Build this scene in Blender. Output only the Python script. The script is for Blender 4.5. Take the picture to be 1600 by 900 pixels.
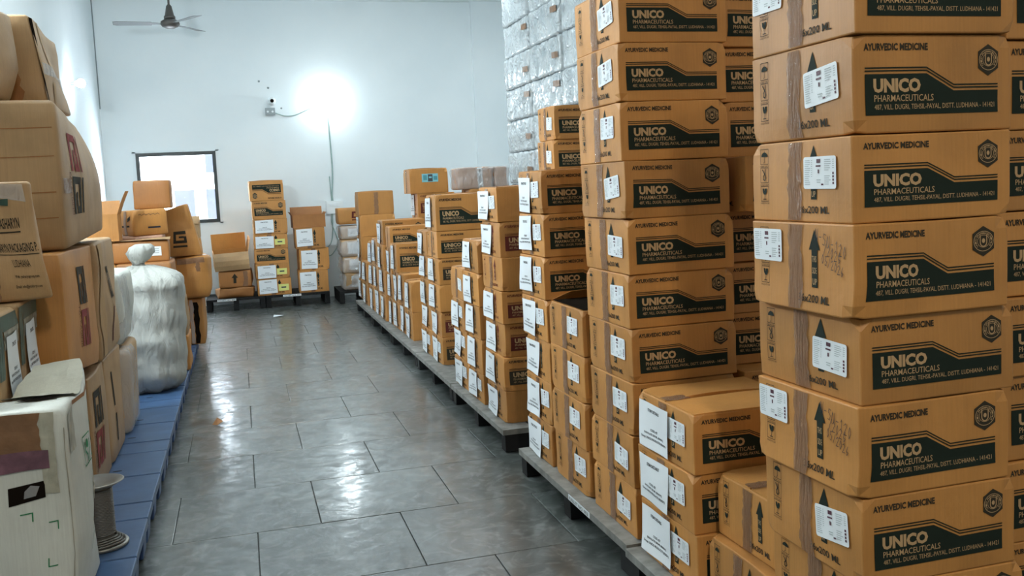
import bpy, math, random
import numpy as np
from mathutils import Matrix, Vector

for o in list(bpy.data.objects):
    bpy.data.objects.remove(o)
scene = bpy.context.scene
COL = scene.collection
PI = math.pi

# ------------------------------------------------------------------ camera
cam_d = bpy.data.cameras.new('camera')
cam = bpy.data.objects.new('camera', cam_d)
COL.objects.link(cam)
YAW, PITCH, ROLL = math.radians(16.011), math.radians(5.012), math.radians(-2.705)
fw = Vector((math.sin(YAW)*math.cos(PITCH), math.cos(YAW)*math.cos(PITCH), -math.sin(PITCH)))
rt = Vector((math.cos(YAW), -math.sin(YAW), 0))
up = rt.cross(fw)
r2 = math.cos(ROLL)*rt + math.sin(ROLL)*up
u2 = -math.sin(ROLL)*rt + math.cos(ROLL)*up
mw = Matrix((r2, u2, -fw)).transposed().to_4x4()
mw.translation = Vector((0, 0, 1.4))
cam.matrix_world = mw
cam_d.sensor_width = 36
cam_d.lens = 36*1466.5/1600
cam_d.shift_y = -(450-414.6)/1600
cam_d.clip_start = 0.05
scene.camera = cam

# ------------------------------------------------------------------ world, exposure
world = bpy.data.worlds.new('sky')
scene.world = world
world.use_nodes = True
wb = world.node_tree.nodes['Background']
wb.inputs[0].default_value = (0.80, 0.90, 1.0, 1)
wb.inputs[1].default_value = 50.0
vs = scene.view_settings
vs.view_transform = 'Standard'
vs.look = 'None'
vs.gamma = 1
vs.use_curve_mapping = False
vs.exposure = 0.0

BULB_STRENGTH = 190.0
ADDED_BULB_STRENGTH = 1900.0
LAMP_COL = (0.86, 0.96, 1.0)
UNSEEN_TUBES = [  # unseen ceiling tubes, most added for fill: x, y, watts
    (-0.35, 7.6, 22), (-0.45, 4.3, 12), (0.5, -1.2, 104), (0.6, 10.4, 12), (2.5, 9.6, 74)]  # the one over the camera is inferred from a cast shadow

# ------------------------------------------------------------------ materials
MATS = {}
def nmat(name):
    m = bpy.data.materials.new(name)
    m.use_nodes = True
    nt = m.node_tree
    return m, nt, nt.nodes['Principled BSDF']

def N(nt, typ, **kw):
    n = nt.nodes.new(typ)
    for k, v in kw.items():
        if k in n.inputs:
            n.inputs[k].default_value = v
        else:
            setattr(n, k, v)
    return n

def coords(nt, scale=(1, 1, 1), rand=True):
    tc = N(nt, 'ShaderNodeTexCoord')
    mp = N(nt, 'ShaderNodeMapping')
    mp.inputs['Scale'].default_value = scale
    nt.links.new(tc.outputs['Object'], mp.inputs['Vector'])
    if rand:
        oi = N(nt, 'ShaderNodeObjectInfo')
        mul = N(nt, 'ShaderNodeMath', operation='MULTIPLY')
        mul.inputs[1].default_value = 37.0
        nt.links.new(oi.outputs['Random'], mul.inputs[0])
        cx = N(nt, 'ShaderNodeCombineXYZ')
        nt.links.new(mul.outputs[0], cx.inputs[0]); nt.links.new(mul.outputs[0], cx.inputs[2])
        nt.links.new(cx.outputs[0], mp.inputs['Location'])
    return mp.outputs[0]

def ramp(nt, fac, stops):
    r = N(nt, 'ShaderNodeValToRGB')
    el = r.color_ramp.elements
    while len(el) < len(stops):
        el.new(0.5)
    for e, (p, c) in zip(el, stops):
        e.position = p
        e.color = (*c, 1) if len(c) == 3 else c
    nt.links.new(fac, r.inputs[0])
    return r.outputs[0]

def bump(nt, h, strength, dist=0.01, normal=None):
    b = N(nt, 'ShaderNodeBump')
    b.inputs['Strength'].default_value = strength
    b.inputs['Distance'].default_value = dist
    nt.links.new(h, b.inputs['Height'])
    if normal is not None:
        nt.links.new(normal, b.inputs['Normal'])
    return b.outputs[0]

def cardboard(name, col, var=0.14, rough=0.55):
    m, nt, p = nmat(name)
    v = coords(nt)
    n1 = N(nt, 'ShaderNodeTexNoise'); n1.inputs['Scale'].default_value = 5; n1.inputs['Detail'].default_value = 6
    nt.links.new(v, n1.inputs['Vector'])
    d = tuple(c*(1-var*1.6) for c in col); l = tuple(min(1, c*(1+var)) for c in col)
    c1 = ramp(nt, n1.outputs['Fac'], [(0.25, d), (0.5, col), (0.8, l)])
    v2 = coords(nt, (1, 1, 0.02), False)
    n2 = N(nt, 'ShaderNodeTexNoise'); n2.inputs['Scale'].default_value = 190; n2.inputs['Detail'].default_value = 2
    nt.links.new(v2, n2.inputs['Vector'])
    oi = N(nt, 'ShaderNodeObjectInfo')
    mr = N(nt, 'ShaderNodeMapRange'); mr.inputs['To Min'].default_value = 0.84; mr.inputs['To Max'].default_value = 1.1
    nt.links.new(oi.outputs['Random'], mr.inputs['Value'])
    mr2 = N(nt, 'ShaderNodeMapRange'); mr2.inputs['To Min'].default_value = 0.88; mr2.inputs['To Max'].default_value = 1.12
    nt.links.new(n2.outputs['Fac'], mr2.inputs['Value'])
    mu = N(nt, 'ShaderNodeMath', operation='MULTIPLY')
    nt.links.new(mr.outputs[0], mu.inputs[0]); nt.links.new(mr2.outputs[0], mu.inputs[1])
    sc = N(nt, 'ShaderNodeVectorMath', operation='SCALE')
    nt.links.new(c1, sc.inputs[0]); nt.links.new(mu.outputs[0], sc.inputs['Scale'])
    nt.links.new(sc.outputs[0], p.inputs['Base Color'])
    p.inputs['Roughness'].default_value = rough
    p.inputs['Specular IOR Level'].default_value = 0.5
    n3 = N(nt, 'ShaderNodeTexNoise'); n3.inputs['Scale'].default_value = 9; n3.inputs['Detail'].default_value = 5
    nt.links.new(v, n3.inputs['Vector'])
    b1 = bump(nt, n2.outputs['Fac'], 0.10, 0.002)
    b2 = bump(nt, n3.outputs['Fac'], 0.25, 0.015, b1)
    nt.links.new(b2, p.inputs['Normal'])
    MATS[name] = m
    return m

def plain(name, col, rough=0.5, metal=0.0, var=0.0, scale=8, bmp=0.0, spec=0.5, emit=0.0):
    m, nt, p = nmat(name)
    p.inputs['Base Color'].default_value = (*col, 1)
    p.inputs['Roughness'].default_value = rough
    p.inputs['Metallic'].default_value = metal
    p.inputs['Specular IOR Level'].default_value = spec
    if var or bmp:
        n1 = N(nt, 'ShaderNodeTexNoise'); n1.inputs['Scale'].default_value = scale; n1.inputs['Detail'].default_value = 6
        nt.links.new(coords(nt), n1.inputs['Vector'])
        if var:
            c1 = ramp(nt, n1.outputs['Fac'], [(0.25, tuple(c*(1-var) for c in col)), (0.75, tuple(min(1, c*(1+var)) for c in col))])
            nt.links.new(c1, p.inputs['Base Color'])
        if bmp:
            nt.links.new(bump(nt, n1.outputs['Fac'], bmp, 0.02), p.inputs['Normal'])
    if emit:
        p.inputs['Emission Color'].default_value = (*LAMP_COL, 1)
        p.inputs['Emission Strength'].default_value = emit
    MATS[name] = m
    return m

def film(name, col, alpha, rough=0.15, scale=(40, 40, 6), bmp=0.8, dist=0.01):
    """clear or tinted plastic film: part transparent, wrinkled and glossy"""
    m, nt, p = nmat(name)
    p.inputs['Base Color'].default_value = (*col, 1)
    p.inputs['Roughness'].default_value = rough
    p.inputs['Alpha'].default_value = alpha
    n1 = N(nt, 'ShaderNodeTexNoise'); n1.inputs['Scale'].default_value = 1; n1.inputs['Detail'].default_value = 4
    n1.inputs['Distortion'].default_value = 0.8
    nt.links.new(coords(nt, scale), n1.inputs['Vector'])
    nt.links.new(bump(nt, n1.outputs['Fac'], bmp, dist), p.inputs['Normal'])
    MATS[name] = m
    return m

KRAFT = cardboard('kraft_cardboard', (0.49, 0.224, 0.056))
KRAFT2 = cardboard('pale_kraft_cardboard', (0.44, 0.275, 0.130))
KRAFT3 = cardboard('dark_kraft_cardboard', (0.36, 0.15, 0.040))
KRAFTW = cardboard('white_cardboard', (0.66, 0.68, 0.62), 0.10)
KRAFTP = plain('kraft_lettering', (0.46, 0.30, 0.15), 0.8)
INKG = plain('dark_green_ink', (0.012, 0.020, 0.014), 0.75, spec=0.2)
INKK = plain('black_ink', (0.035, 0.030, 0.020), 0.75, spec=0.2)
INKM = plain('maroon_ink', (0.115, 0.024, 0.018), 0.75, spec=0.2)
INKR = plain('red_ink', (0.26, 0.05, 0.045), 0.75, spec=0.2)
PEN = plain('pen_ink', (0.02, 0.02, 0.03), 0.6)
PAPER = plain('white_paper', (0.80, 0.85, 0.88), 0.6, var=0.03, scale=4)
PTXT = plain('paper_print', (0.06, 0.065, 0.07), 0.7)
STKGREY = plain('sticker_grey_print', (0.42, 0.47, 0.48), 0.6)
STKDARK = plain('sticker_dark_print', (0.09, 0.03, 0.05), 0.6)
YELLOW = plain('yellow_sticker', (0.68, 0.70, 0.22), 0.6)
CYAN = plain('pale_blue_sticker', (0.25, 0.62, 0.70), 0.5)
TAPE = film('brown_packing_tape', (0.34, 0.20, 0.125), 0.66, 0.10, (95, 95, 11), 1.0, 0.018)
TAPEB = plain('solid_brown_tape', (0.24, 0.125, 0.06), 0.35, var=0.2, scale=20, bmp=0.3)
CLEAR = film('clear_plastic_film', (0.78, 0.78, 0.78), 0.38, 0.12, (26, 26, 9), 1.0, 0.02)
GREENTAPE = plain('green_tape', (0.035, 0.085, 0.065), 0.4, var=0.4, scale=12)
BLACKP = plain('black_pallet_plastic', (0.010, 0.0105, 0.011), 0.65, var=0.3, scale=6, spec=0.25)
RAIL = plain('worn_grey_rail', (0.20, 0.20, 0.185), 0.55, var=0.45, scale=16, bmp=0.2)
DECK = plain('grey_pallet_deck', (0.10, 0.095, 0.085), 0.7, var=0.4, scale=14)
BLUEP = plain('blue_pallet_plastic', (0.046, 0.102, 0.215), 0.42, var=0.22, scale=7, bmp=0.12)
BLUED = plain('blue_pallet_block', (0.030, 0.075, 0.20), 0.45, var=0.2, scale=7)
SLOT = plain('slot_shade', (0.012, 0.014, 0.018), 0.8)
FRAMEK = plain('black_window_frame', (0.015, 0.022, 0.022), 0.4)
METALG = plain('brown_fan_metal', (0.075, 0.068, 0.062), 0.4, 0.3)
BLADE = plain('fan_blade_paint', (0.15, 0.16, 0.165), 0.35)
STEEL = plain('spool_steel', (0.30, 0.29, 0.26), 0.38, 0.7, var=0.2)
WIRE = plain('spool_wire', (0.17, 0.165, 0.15), 0.45, 0.4)
WHITEPL = plain('white_plastic', (0.80, 0.85, 0.86), 0.4)
GREYPL = plain('grey_plastic', (0.30, 0.34, 0.35), 0.5)
CABLE = plain('grey_green_cable', (0.30, 0.42, 0.40), 0.6)
BULB = plain('bulb_glass', (1, 1, 1), 0.3, emit=BULB_STRENGTH)
BULB3 = plain('dim_bulb_glass', (1, 1, 1), 0.3, emit=BULB_STRENGTH*0.5)
ADDED_BULB = plain('added_bulb_glass', (1, 1, 1), 0.3, emit=ADDED_BULB_STRENGTH)
TUBEG = plain('tube_glass', (1, 1, 1), 0.3, emit=6.0)
SACK = film('white_sack_fabric', (0.42, 0.43, 0.40), 1.0, 0.75, (14, 14, 6), 0.8, 0.03)
SKIN = plain('tan_wrap', (0.44, 0.25, 0.17), 0.6, var=0.2)
GREENM = plain('green_mark_ink', (0.02, 0.20, 0.075), 0.7)
BLACK_SHADE = plain('black_and_shade', (0.012, 0.009, 0.007), 1.0, spec=0.0)  # near-black for painted shade in openings and for black parts
OUTW = plain('outside_white_plaster', (0.85, 0.85, 0.85), 1.0, spec=0.0)
OUTP = plain('outside_grey_pane', (0.026, 0.0275, 0.033), 1.0, spec=0.0)
PURPLE = plain('mauve_paper', (0.16, 0.075, 0.10), 0.6, var=0.5, scale=25)
SPOT = plain('wall_dark_grey', (0.22, 0.26, 0.27), 0.8)

def wall_mat():
    m, nt, p = nmat('painted_plaster')
    v = coords(nt, (1, 1, 1), False)
    n1 = N(nt, 'ShaderNodeTexNoise'); n1.inputs['Scale'].default_value = 0.9; n1.inputs['Detail'].default_value = 7
    nt.links.new(v, n1.inputs['Vector'])
    c = ramp(nt, n1.outputs['Fac'], [(0.3, (0.74, 0.81, 0.835)), (0.7, (0.82, 0.875, 0.89))])
    nt.links.new(c, p.inputs['Base Color'])
    p.inputs['Roughness'].default_value = 0.7
    p.inputs['Specular IOR Level'].default_value = 0.2
    n2 = N(nt, 'ShaderNodeTexNoise'); n2.inputs['Scale'].default_value = 7; n2.inputs['Detail'].default_value = 8
    nt.links.new(v, n2.inputs['Vector'])
    nt.links.new(bump(nt, n2.outputs['Fac'], 0.12, 0.02), p.inputs['Normal'])
    return m
WALL = wall_mat()

def tile_mat():
    m, nt, p = nmat('grey_green_stone_tile')
    tc = N(nt, 'ShaderNodeNewGeometry')
    pos = tc.outputs['Position']
    oi = N(nt, 'ShaderNodeObjectInfo')
    def noise(scale, detail, dist=0.0, sx=None):
        n = N(nt, 'ShaderNodeTexNoise')
        n.inputs['Scale'].default_value = scale; n.inputs['Detail'].default_value = detail
        n.inputs['Distortion'].default_value = dist
        if sx:
            mp = N(nt, 'ShaderNodeMapping'); mp.inputs['Scale'].default_value = sx
            nt.links.new(pos, mp.inputs['Vector']); nt.links.new(mp.outputs[0], n.inputs['Vector'])
        else:
            nt.links.new(pos, n.inputs['Vector'])
        return n.outputs['Fac']
    a = noise(3.2, 8, 1.2)
    col = ramp(nt, a, [(0.28, (0.022, 0.031, 0.028)), (0.5, (0.045, 0.056, 0.052)), (0.72, (0.088, 0.102, 0.097))])
    scuff = ramp(nt, noise(6.5, 8, 3.0), [(0.50, (0, 0, 0)), (0.64, (1, 1, 1))])
    mx = N(nt, 'ShaderNodeMix', data_type='RGBA')
    mx.inputs['B'].default_value = (0.20, 0.22, 0.21, 1)
    nt.links.new(col, mx.inputs['A'])
    ms = N(nt, 'ShaderNodeMath', operation='MULTIPLY'); ms.inputs[1].default_value = 0.5
    nt.links.new(scuff, ms.inputs[0]); nt.links.new(ms.outputs[0], mx.inputs['Factor'])
    mr = N(nt, 'ShaderNodeMapRange'); mr.inputs['To Min'].default_value = 0.86; mr.inputs['To Max'].default_value = 1.12
    nt.links.new(oi.outputs['Random'], mr.inputs['Value'])
    sc = N(nt, 'ShaderNodeVectorMath', operation='SCALE')
    nt.links.new(mx.outputs['Result'], sc.inputs[0]); nt.links.new(mr.outputs[0], sc.inputs['Scale'])
    nt.links.new(sc.outputs[0], p.inputs['Base Color'])
    r = ramp(nt, noise(4.5, 7, 1.5), [(0.3, (0.34,)*3), (0.55, (0.42,)*3), (0.75, (0.52,)*3)])
    nt.links.new(r, p.inputs['Roughness'])
    p.inputs['IOR'].default_value = 1.7; p.inputs['Specular IOR Level'].default_value = 0.7
    p.inputs['Coat Weight'].default_value = 0.55; nt.links.new(ramp(nt, noise(5.5, 8, 2.2), [(0.36, (0.95,)*3), (0.5, (0.6,)*3), (0.62, (0.18,)*3)]), p.inputs['Coat Weight']); p.inputs['Coat Roughness'].default_value = 0.14; p.inputs['Coat IOR'].default_value = 1.5
    b = bump(nt, noise(13, 5, 1.0), 0.22, 0.006)
    b2 = bump(nt, noise(2.0, 3, 0.5), 0.25, 0.02, b)
    nt.links.new(b2, p.inputs['Normal']); nt.links.new(b2, p.inputs['Coat Normal'])
    return m
TILE = tile_mat()
JOINT = plain('tile_joint', (0.055, 0.062, 0.06), 0.8)

def wrap_mat():
    m, nt, p = nmat('shrink_wrapped_white_carton')
    v = coords(nt)
    n1 = N(nt, 'ShaderNodeTexNoise'); n1.inputs['Scale'].default_value = 3.0; n1.inputs['Detail'].default_value = 5; n1.inputs['Distortion'].default_value = 1.5
    nt.links.new(v, n1.inputs['Vector'])
    c = ramp(nt, n1.outputs['Fac'], [(0.3, (0.42, 0.48, 0.51)), (0.6, (0.62, 0.67, 0.69))])
    nt.links.new(c, p.inputs['Base Color'])
    p.inputs['Roughness'].default_value = 0.16
    n2 = N(nt, 'ShaderNodeTexNoise'); n2.inputs['Scale'].default_value = 9; n2.inputs['Detail'].default_value = 1.5; n2.inputs['Distortion'].default_value = 2.2
    n2.noise_type = 'RIDGED_MULTIFRACTAL'
    nt.links.new(v, n2.inputs['Vector'])
    nt.links.new(bump(nt, n2.outputs['Fac'], 0.8, 0.035), p.inputs['Normal']); p.inputs['Coat Weight'].default_value = 1.0; p.inputs['Coat Roughness'].default_value = 0.06
    return m
WRAP = wrap_mat()

def glass_mat():
    m = bpy.data.materials.new('window_glass'); m.use_nodes = True
    nt = m.node_tree; nt.nodes.clear()
    out = nt.nodes.new('ShaderNodeOutputMaterial')
    mix = nt.nodes.new('ShaderNodeMixShader'); mix.inputs[0].default_value = 0.08
    t = nt.nodes.new('ShaderNodeBsdfTransparent'); g = nt.nodes.new('ShaderNodeBsdfGlossy')
    g.inputs['Roughness'].default_value = 0.05
    nt.links.new(t.outputs[0], mix.inputs[1]); nt.links.new(g.outputs[0], mix.inputs[2]); nt.links.new(mix.outputs[0], out.inputs[0])
    return m
GLASS = glass_mat()

# ------------------------------------------------------------------ mesh helpers
class MB:
    def __init__(s):
        s.v = []; s.f = []; s.m = []
    def add(s, verts, faces, mat=0):
        o = len(s.v)
        s.v.extend([tuple(float(c) for c in v) for v in verts])
        for f in faces:
            s.f.append(tuple(i+o for i in f)); s.m.append(mat)
        return s
    def box(s, x0, x1, y0, y1, z0, z1, mat=0):
        v = [(x0,y0,z0),(x1,y0,z0),(x1,y1,z0),(x0,y1,z0),(x0,y0,z1),(x1,y0,z1),(x1,y1,z1),(x0,y1,z1)]
        return s.add(v, [(0,3,2,1),(4,5,6,7),(0,1,5,4),(1,2,6,5),(2,3,7,6),(3,0,4,7)], mat)
    def tube(s, pts, r, seg=8, mat=0, cap=True):
        pts = [Vector(p) for p in pts]
        rr = r if hasattr(r, '__len__') else [r]*len(pts)
        vs_, fs = [], []
        for i, p in enumerate(pts):
            t = (pts[min(i+1, len(pts)-1)]-pts[max(i-1, 0)]).normalized()
            a = t.orthogonal().normalized() if i == 0 else (pa - t*pa.dot(t)).normalized()
            pa = a; b = t.cross(a)
            for k in range(seg):
                an = 2*PI*k/seg
                vs_.append(p + rr[i]*(math.cos(an)*a + math.sin(an)*b))
        for i in range(len(pts)-1):
            for k in range(seg):
                k2 = (k+1) % seg
                fs.append((i*seg+k, i*seg+k2, (i+1)*seg+k2, (i+1)*seg+k))
        if cap:
            fs.append(tuple(reversed(range(seg)))); fs.append(tuple((len(pts)-1)*seg+k for k in range(seg)))
        return s.add(vs_, fs, mat)
    def lathe(s, prof, c, seg=20, mat=0, axis='z'):
        vs_, fs = [], []
        for (r, z) in prof:
            for k in range(seg):
                an = 2*PI*k/seg
                q = (r*math.cos(an), r*math.sin(an), z)
                if axis == 'y': q = (q[0], -q[2], q[1])
                if axis == 'x': q = (q[2], q[0], q[1])
                vs_.append((c[0]+q[0], c[1]+q[1], c[2]+q[2]))
        for i in range(len(prof)-1):
            for k in range(seg):
                k2 = (k+1) % seg
                fs.append((i*seg+k, i*seg+k2, (i+1)*seg+k2, (i+1)*seg+k))
        return s.add(vs_, fs, mat)
    def mesh(s, name, mats, smooth=False):
        me = bpy.data.meshes.new(name)
        me.from_pydata(s.v, [], s.f)
        for m in (mats if isinstance(mats, (list, tuple)) else [mats]):
            me.materials.append(m)
        me.polygons.foreach_set('material_index', s.m)
        me.polygons.foreach_set('use_smooth', [smooth]*len(s.f))
        me.update()
        return me
    def build(s, name, mats, parent=None, smooth=False):
        return link(name, s.mesh(name, mats, smooth), parent)

def link(name, me, parent=None):
    o = bpy.data.objects.new(name, me)
    COL.objects.link(o)
    o.parent = parent
    return o

def thing(name, label, cat, loc=(0, 0, 0), rz=0.0, group=None, rot=None):
    o = bpy.data.objects.new(name, None)
    COL.objects.link(o)
    o.empty_display_size = 0.1
    o.location = loc
    o.rotation_euler = rot if rot else (0, 0, rz)
    o['label'] = label; o['category'] = cat
    if group: o['group'] = group
    return o

def tag(o, label, cat, group=None):
    o['label'] = label; o['category'] = cat
    if group: o['group'] = group
    return o

def struct(o):
    o['kind'] = 'structure'
    return o

_txt = {}
def text2d(s, bold=0.0):
    k = (s, bold)
    if k not in _txt:
        c = bpy.data.curves.new('lettering', 'FONT')
        c.body = s; c.offset = bold; c.resolution_u = 2; c.fill_mode = 'FRONT'
        o = bpy.data.objects.new('lettering', c)
        COL.objects.link(o)
        me = bpy.data.meshes.new_from_object(o)
        v = np.array([x.co[:2] for x in me.vertices]) if len(me.vertices) else np.zeros((0, 2))
        f = [tuple(p.vertices) for p in me.polygons]
        bpy.data.objects.remove(o); bpy.data.curves.remove(c); bpy.data.meshes.remove(me)
        lo, hi = v.min(0), v.max(0)
        _txt[k] = ((v-lo)/np.maximum(hi-lo, 1e-6), f)
    return _txt[k]

# ------------------------------------------------------------------ cartons
def lines(L, r, n):
    return [0, r] + [r+(L-2*r)*i/n for i in range(1, n)] + [L-r, L]

def rbox(w, l, h, r, n=(5, 5, 3)):
    """box with rounded edges as vertex array and quads, corner at the origin"""
    G = [lines(w, r, n[0]), lines(l, r, n[1]), lines(h, r, n[2])]
    D = (w, l, h)
    idx, vs_, fs = {}, [], []
    def vid(i, j, k):
        key = (i, j, k)
        if key not in idx:
            p = np.array([G[0][i], G[1][j], G[2][k]], float)
            q = np.array([min(max(p[a], r), D[a]-r) for a in range(3)])
            d = p-q; ln = np.linalg.norm(d)
            if ln > 1e-9: p = q + d/ln*r
            idx[key] = len(vs_); vs_.append(p)
        return idx[key]
    a, b, c = len(G[0])-1, len(G[1])-1, len(G[2])-1
    for i in range(a):
        for j in range(b):
            fs.append((vid(i,j,0), vid(i,j+1,0), vid(i+1,j+1,0), vid(i+1,j,0)))
            fs.append((vid(i,j,c), vid(i+1,j,c), vid(i+1,j+1,c), vid(i,j+1,c)))
        for k in range(c):
            fs.append((vid(i,0,k), vid(i+1,0,k), vid(i+1,0,k+1), vid(i,0,k+1)))
            fs.append((vid(i,b,k), vid(i,b,k+1), vid(i+1,b,k+1), vid(i+1,b,k)))
    for j in range(b):
        for k in range(c):
            fs.append((vid(0,j,k), vid(0,j,k+1), vid(0,j+1,k+1), vid(0,j+1,k)))
            fs.append((vid(a,j,k), vid(a,j+1,k), vid(a,j+1,k+1), vid(a,j,k+1)))
    return np.array(vs_), fs

class Shape:
    """size, wear and face mapping of one carton; origin at the centre of its base"""
    def __init__(s, w, l, h, seed=0, amp=0.002, bulge=0.004, r=0.006, n=(5, 5, 3), warp=None, freq=7.0):
        s.w, s.l, s.h, s.r, s.n = w, l, h, r, n
        s.bulge, s.warp = bulge, warp
        rs = np.random.RandomState(seed+7)
        s.C = [(np.array([rs.randint(2), rs.randint(2), rs.randint(2)]), rs.uniform(0.4, 1.0)) for _ in range(4)]
        s.K = [(rs.normal(0, freq, 3), rs.uniform(0, 6.28), rs.normal(0, amp, 3)) for _ in range(5)]
    def D(s, P):
        P = np.asarray(P, float).reshape(-1, 3)
        u = np.clip(P/np.array([s.w, s.l, s.h]), 0, 1)
        S = np.sin(PI*u); c = 2*u-1
        out = P.copy()
        out[:, 0] += s.bulge*c[:, 0]*S[:, 1]*S[:, 2]
        out[:, 1] += s.bulge*c[:, 1]*S[:, 0]*S[:, 2]
        for f, ph, a in s.K:
            wz = np.clip(u[:, 2:3]*3, 0, 1)
            d = np.sin(P@f+ph)[:, None]*a[None, :]*wz
            d[:, 2] *= 0.4
            out += d
        dims = np.array([s.w, s.l, s.h])
        for cn, k in s.C:                       # a few knocked-in corners
            d = np.linalg.norm(P-cn*dims, axis=1)
            out += (0.5-cn)*np.array([1, 1, 0.5])*(0.022*k*np.exp(-(d/0.018)**2))[:, None]
        if s.warp is not None:
            out = s.warp(out, u)
        return out - np.array([s.w/2, s.l/2, 0])
    def face(s, name, pts, off=0.001):
        p = np.asarray(pts, float).reshape(-1, 2); n = len(p)
        Z = np.zeros(n)
        if name == 'front': q = np.stack([p[:, 0], Z-off, p[:, 1]], 1)
        elif name == 'aisle': q = np.stack([Z-off, s.l-p[:, 0], p[:, 1]], 1)
        elif name == 'right': q = np.stack([Z+s.w+off, p[:, 0], p[:, 1]], 1)
        elif name == 'top': q = np.stack([p[:, 0], p[:, 1], Z+s.h+off], 1)
        return s.D(q)
    def body(s):
        v, f = rbox(s.w, s.l, s.h, s.r, s.n)
        return s.D(v), f

def pr_text(mb, sh, face, txt, x0, y0, x1, y1, mat, off=0.0016, bold=0.0, flip=False, rot90=False):
    v, f = text2d(txt, bold)
    q = v.copy()
    if rot90: q = np.stack([v[:, 1], 1-v[:, 0]], 1)
    if flip: q = 1-q
    q = q*np.array([x1-x0, y1-y0])+np.array([x0, y0])
    mb.add(sh.face(face, q, off), f, mat)

def pr_rect(mb, sh, face, x0, y0, x1, y1, mat, off=0.001, nx=1, ny=1, skew=0.0):
    pts = [(x0+(x1-x0)*i/nx, y0+(y1-y0)*j/ny + skew*(i/nx-0.5)) for j in range(ny+1) for i in range(nx+1)]
    fs = [(j*(nx+1)+i, j*(nx+1)+i+1, (j+1)*(nx+1)+i+1, (j+1)*(nx+1)+i) for j in range(ny) for i in range(nx)]
    mb.add(sh.face(face, pts, off), fs, mat)

def pr_poly(mb, sh, face, pts, mat, off=0.0016):
    mb.add(sh.face(face, pts, off), [tuple(range(len(pts)))], mat)

def pr_path(mb, sh, face, pts, th, mat, off=0.0016, close=False):
    pts = [np.array(p, float) for p in pts]
    seg = list(zip(pts[:-1], pts[1:])) + ([(pts[-1], pts[0])] if close else [])
    for a, b in seg:
        d = b-a; L = np.linalg.norm(d)
        if L < 1e-9: continue
        d /= L; n = np.array([-d[1], d[0]])*th/2; e = d*th/2
        pr_poly(mb, sh, face, [a-n-e, b-n+e, b+n+e, a+n-e], mat, off)

def ellipse(cx, cy, rx, ry, n=16, a0=0, a1=2*PI):
    full = abs(a1-a0-2*PI) < 1e-6
    k = n if full else n+1
    return [(cx+rx*math.cos(a0+(a1-a0)*i/n), cy+ry*math.sin(a0+(a1-a0)*i/n)) for i in range(k)]

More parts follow.
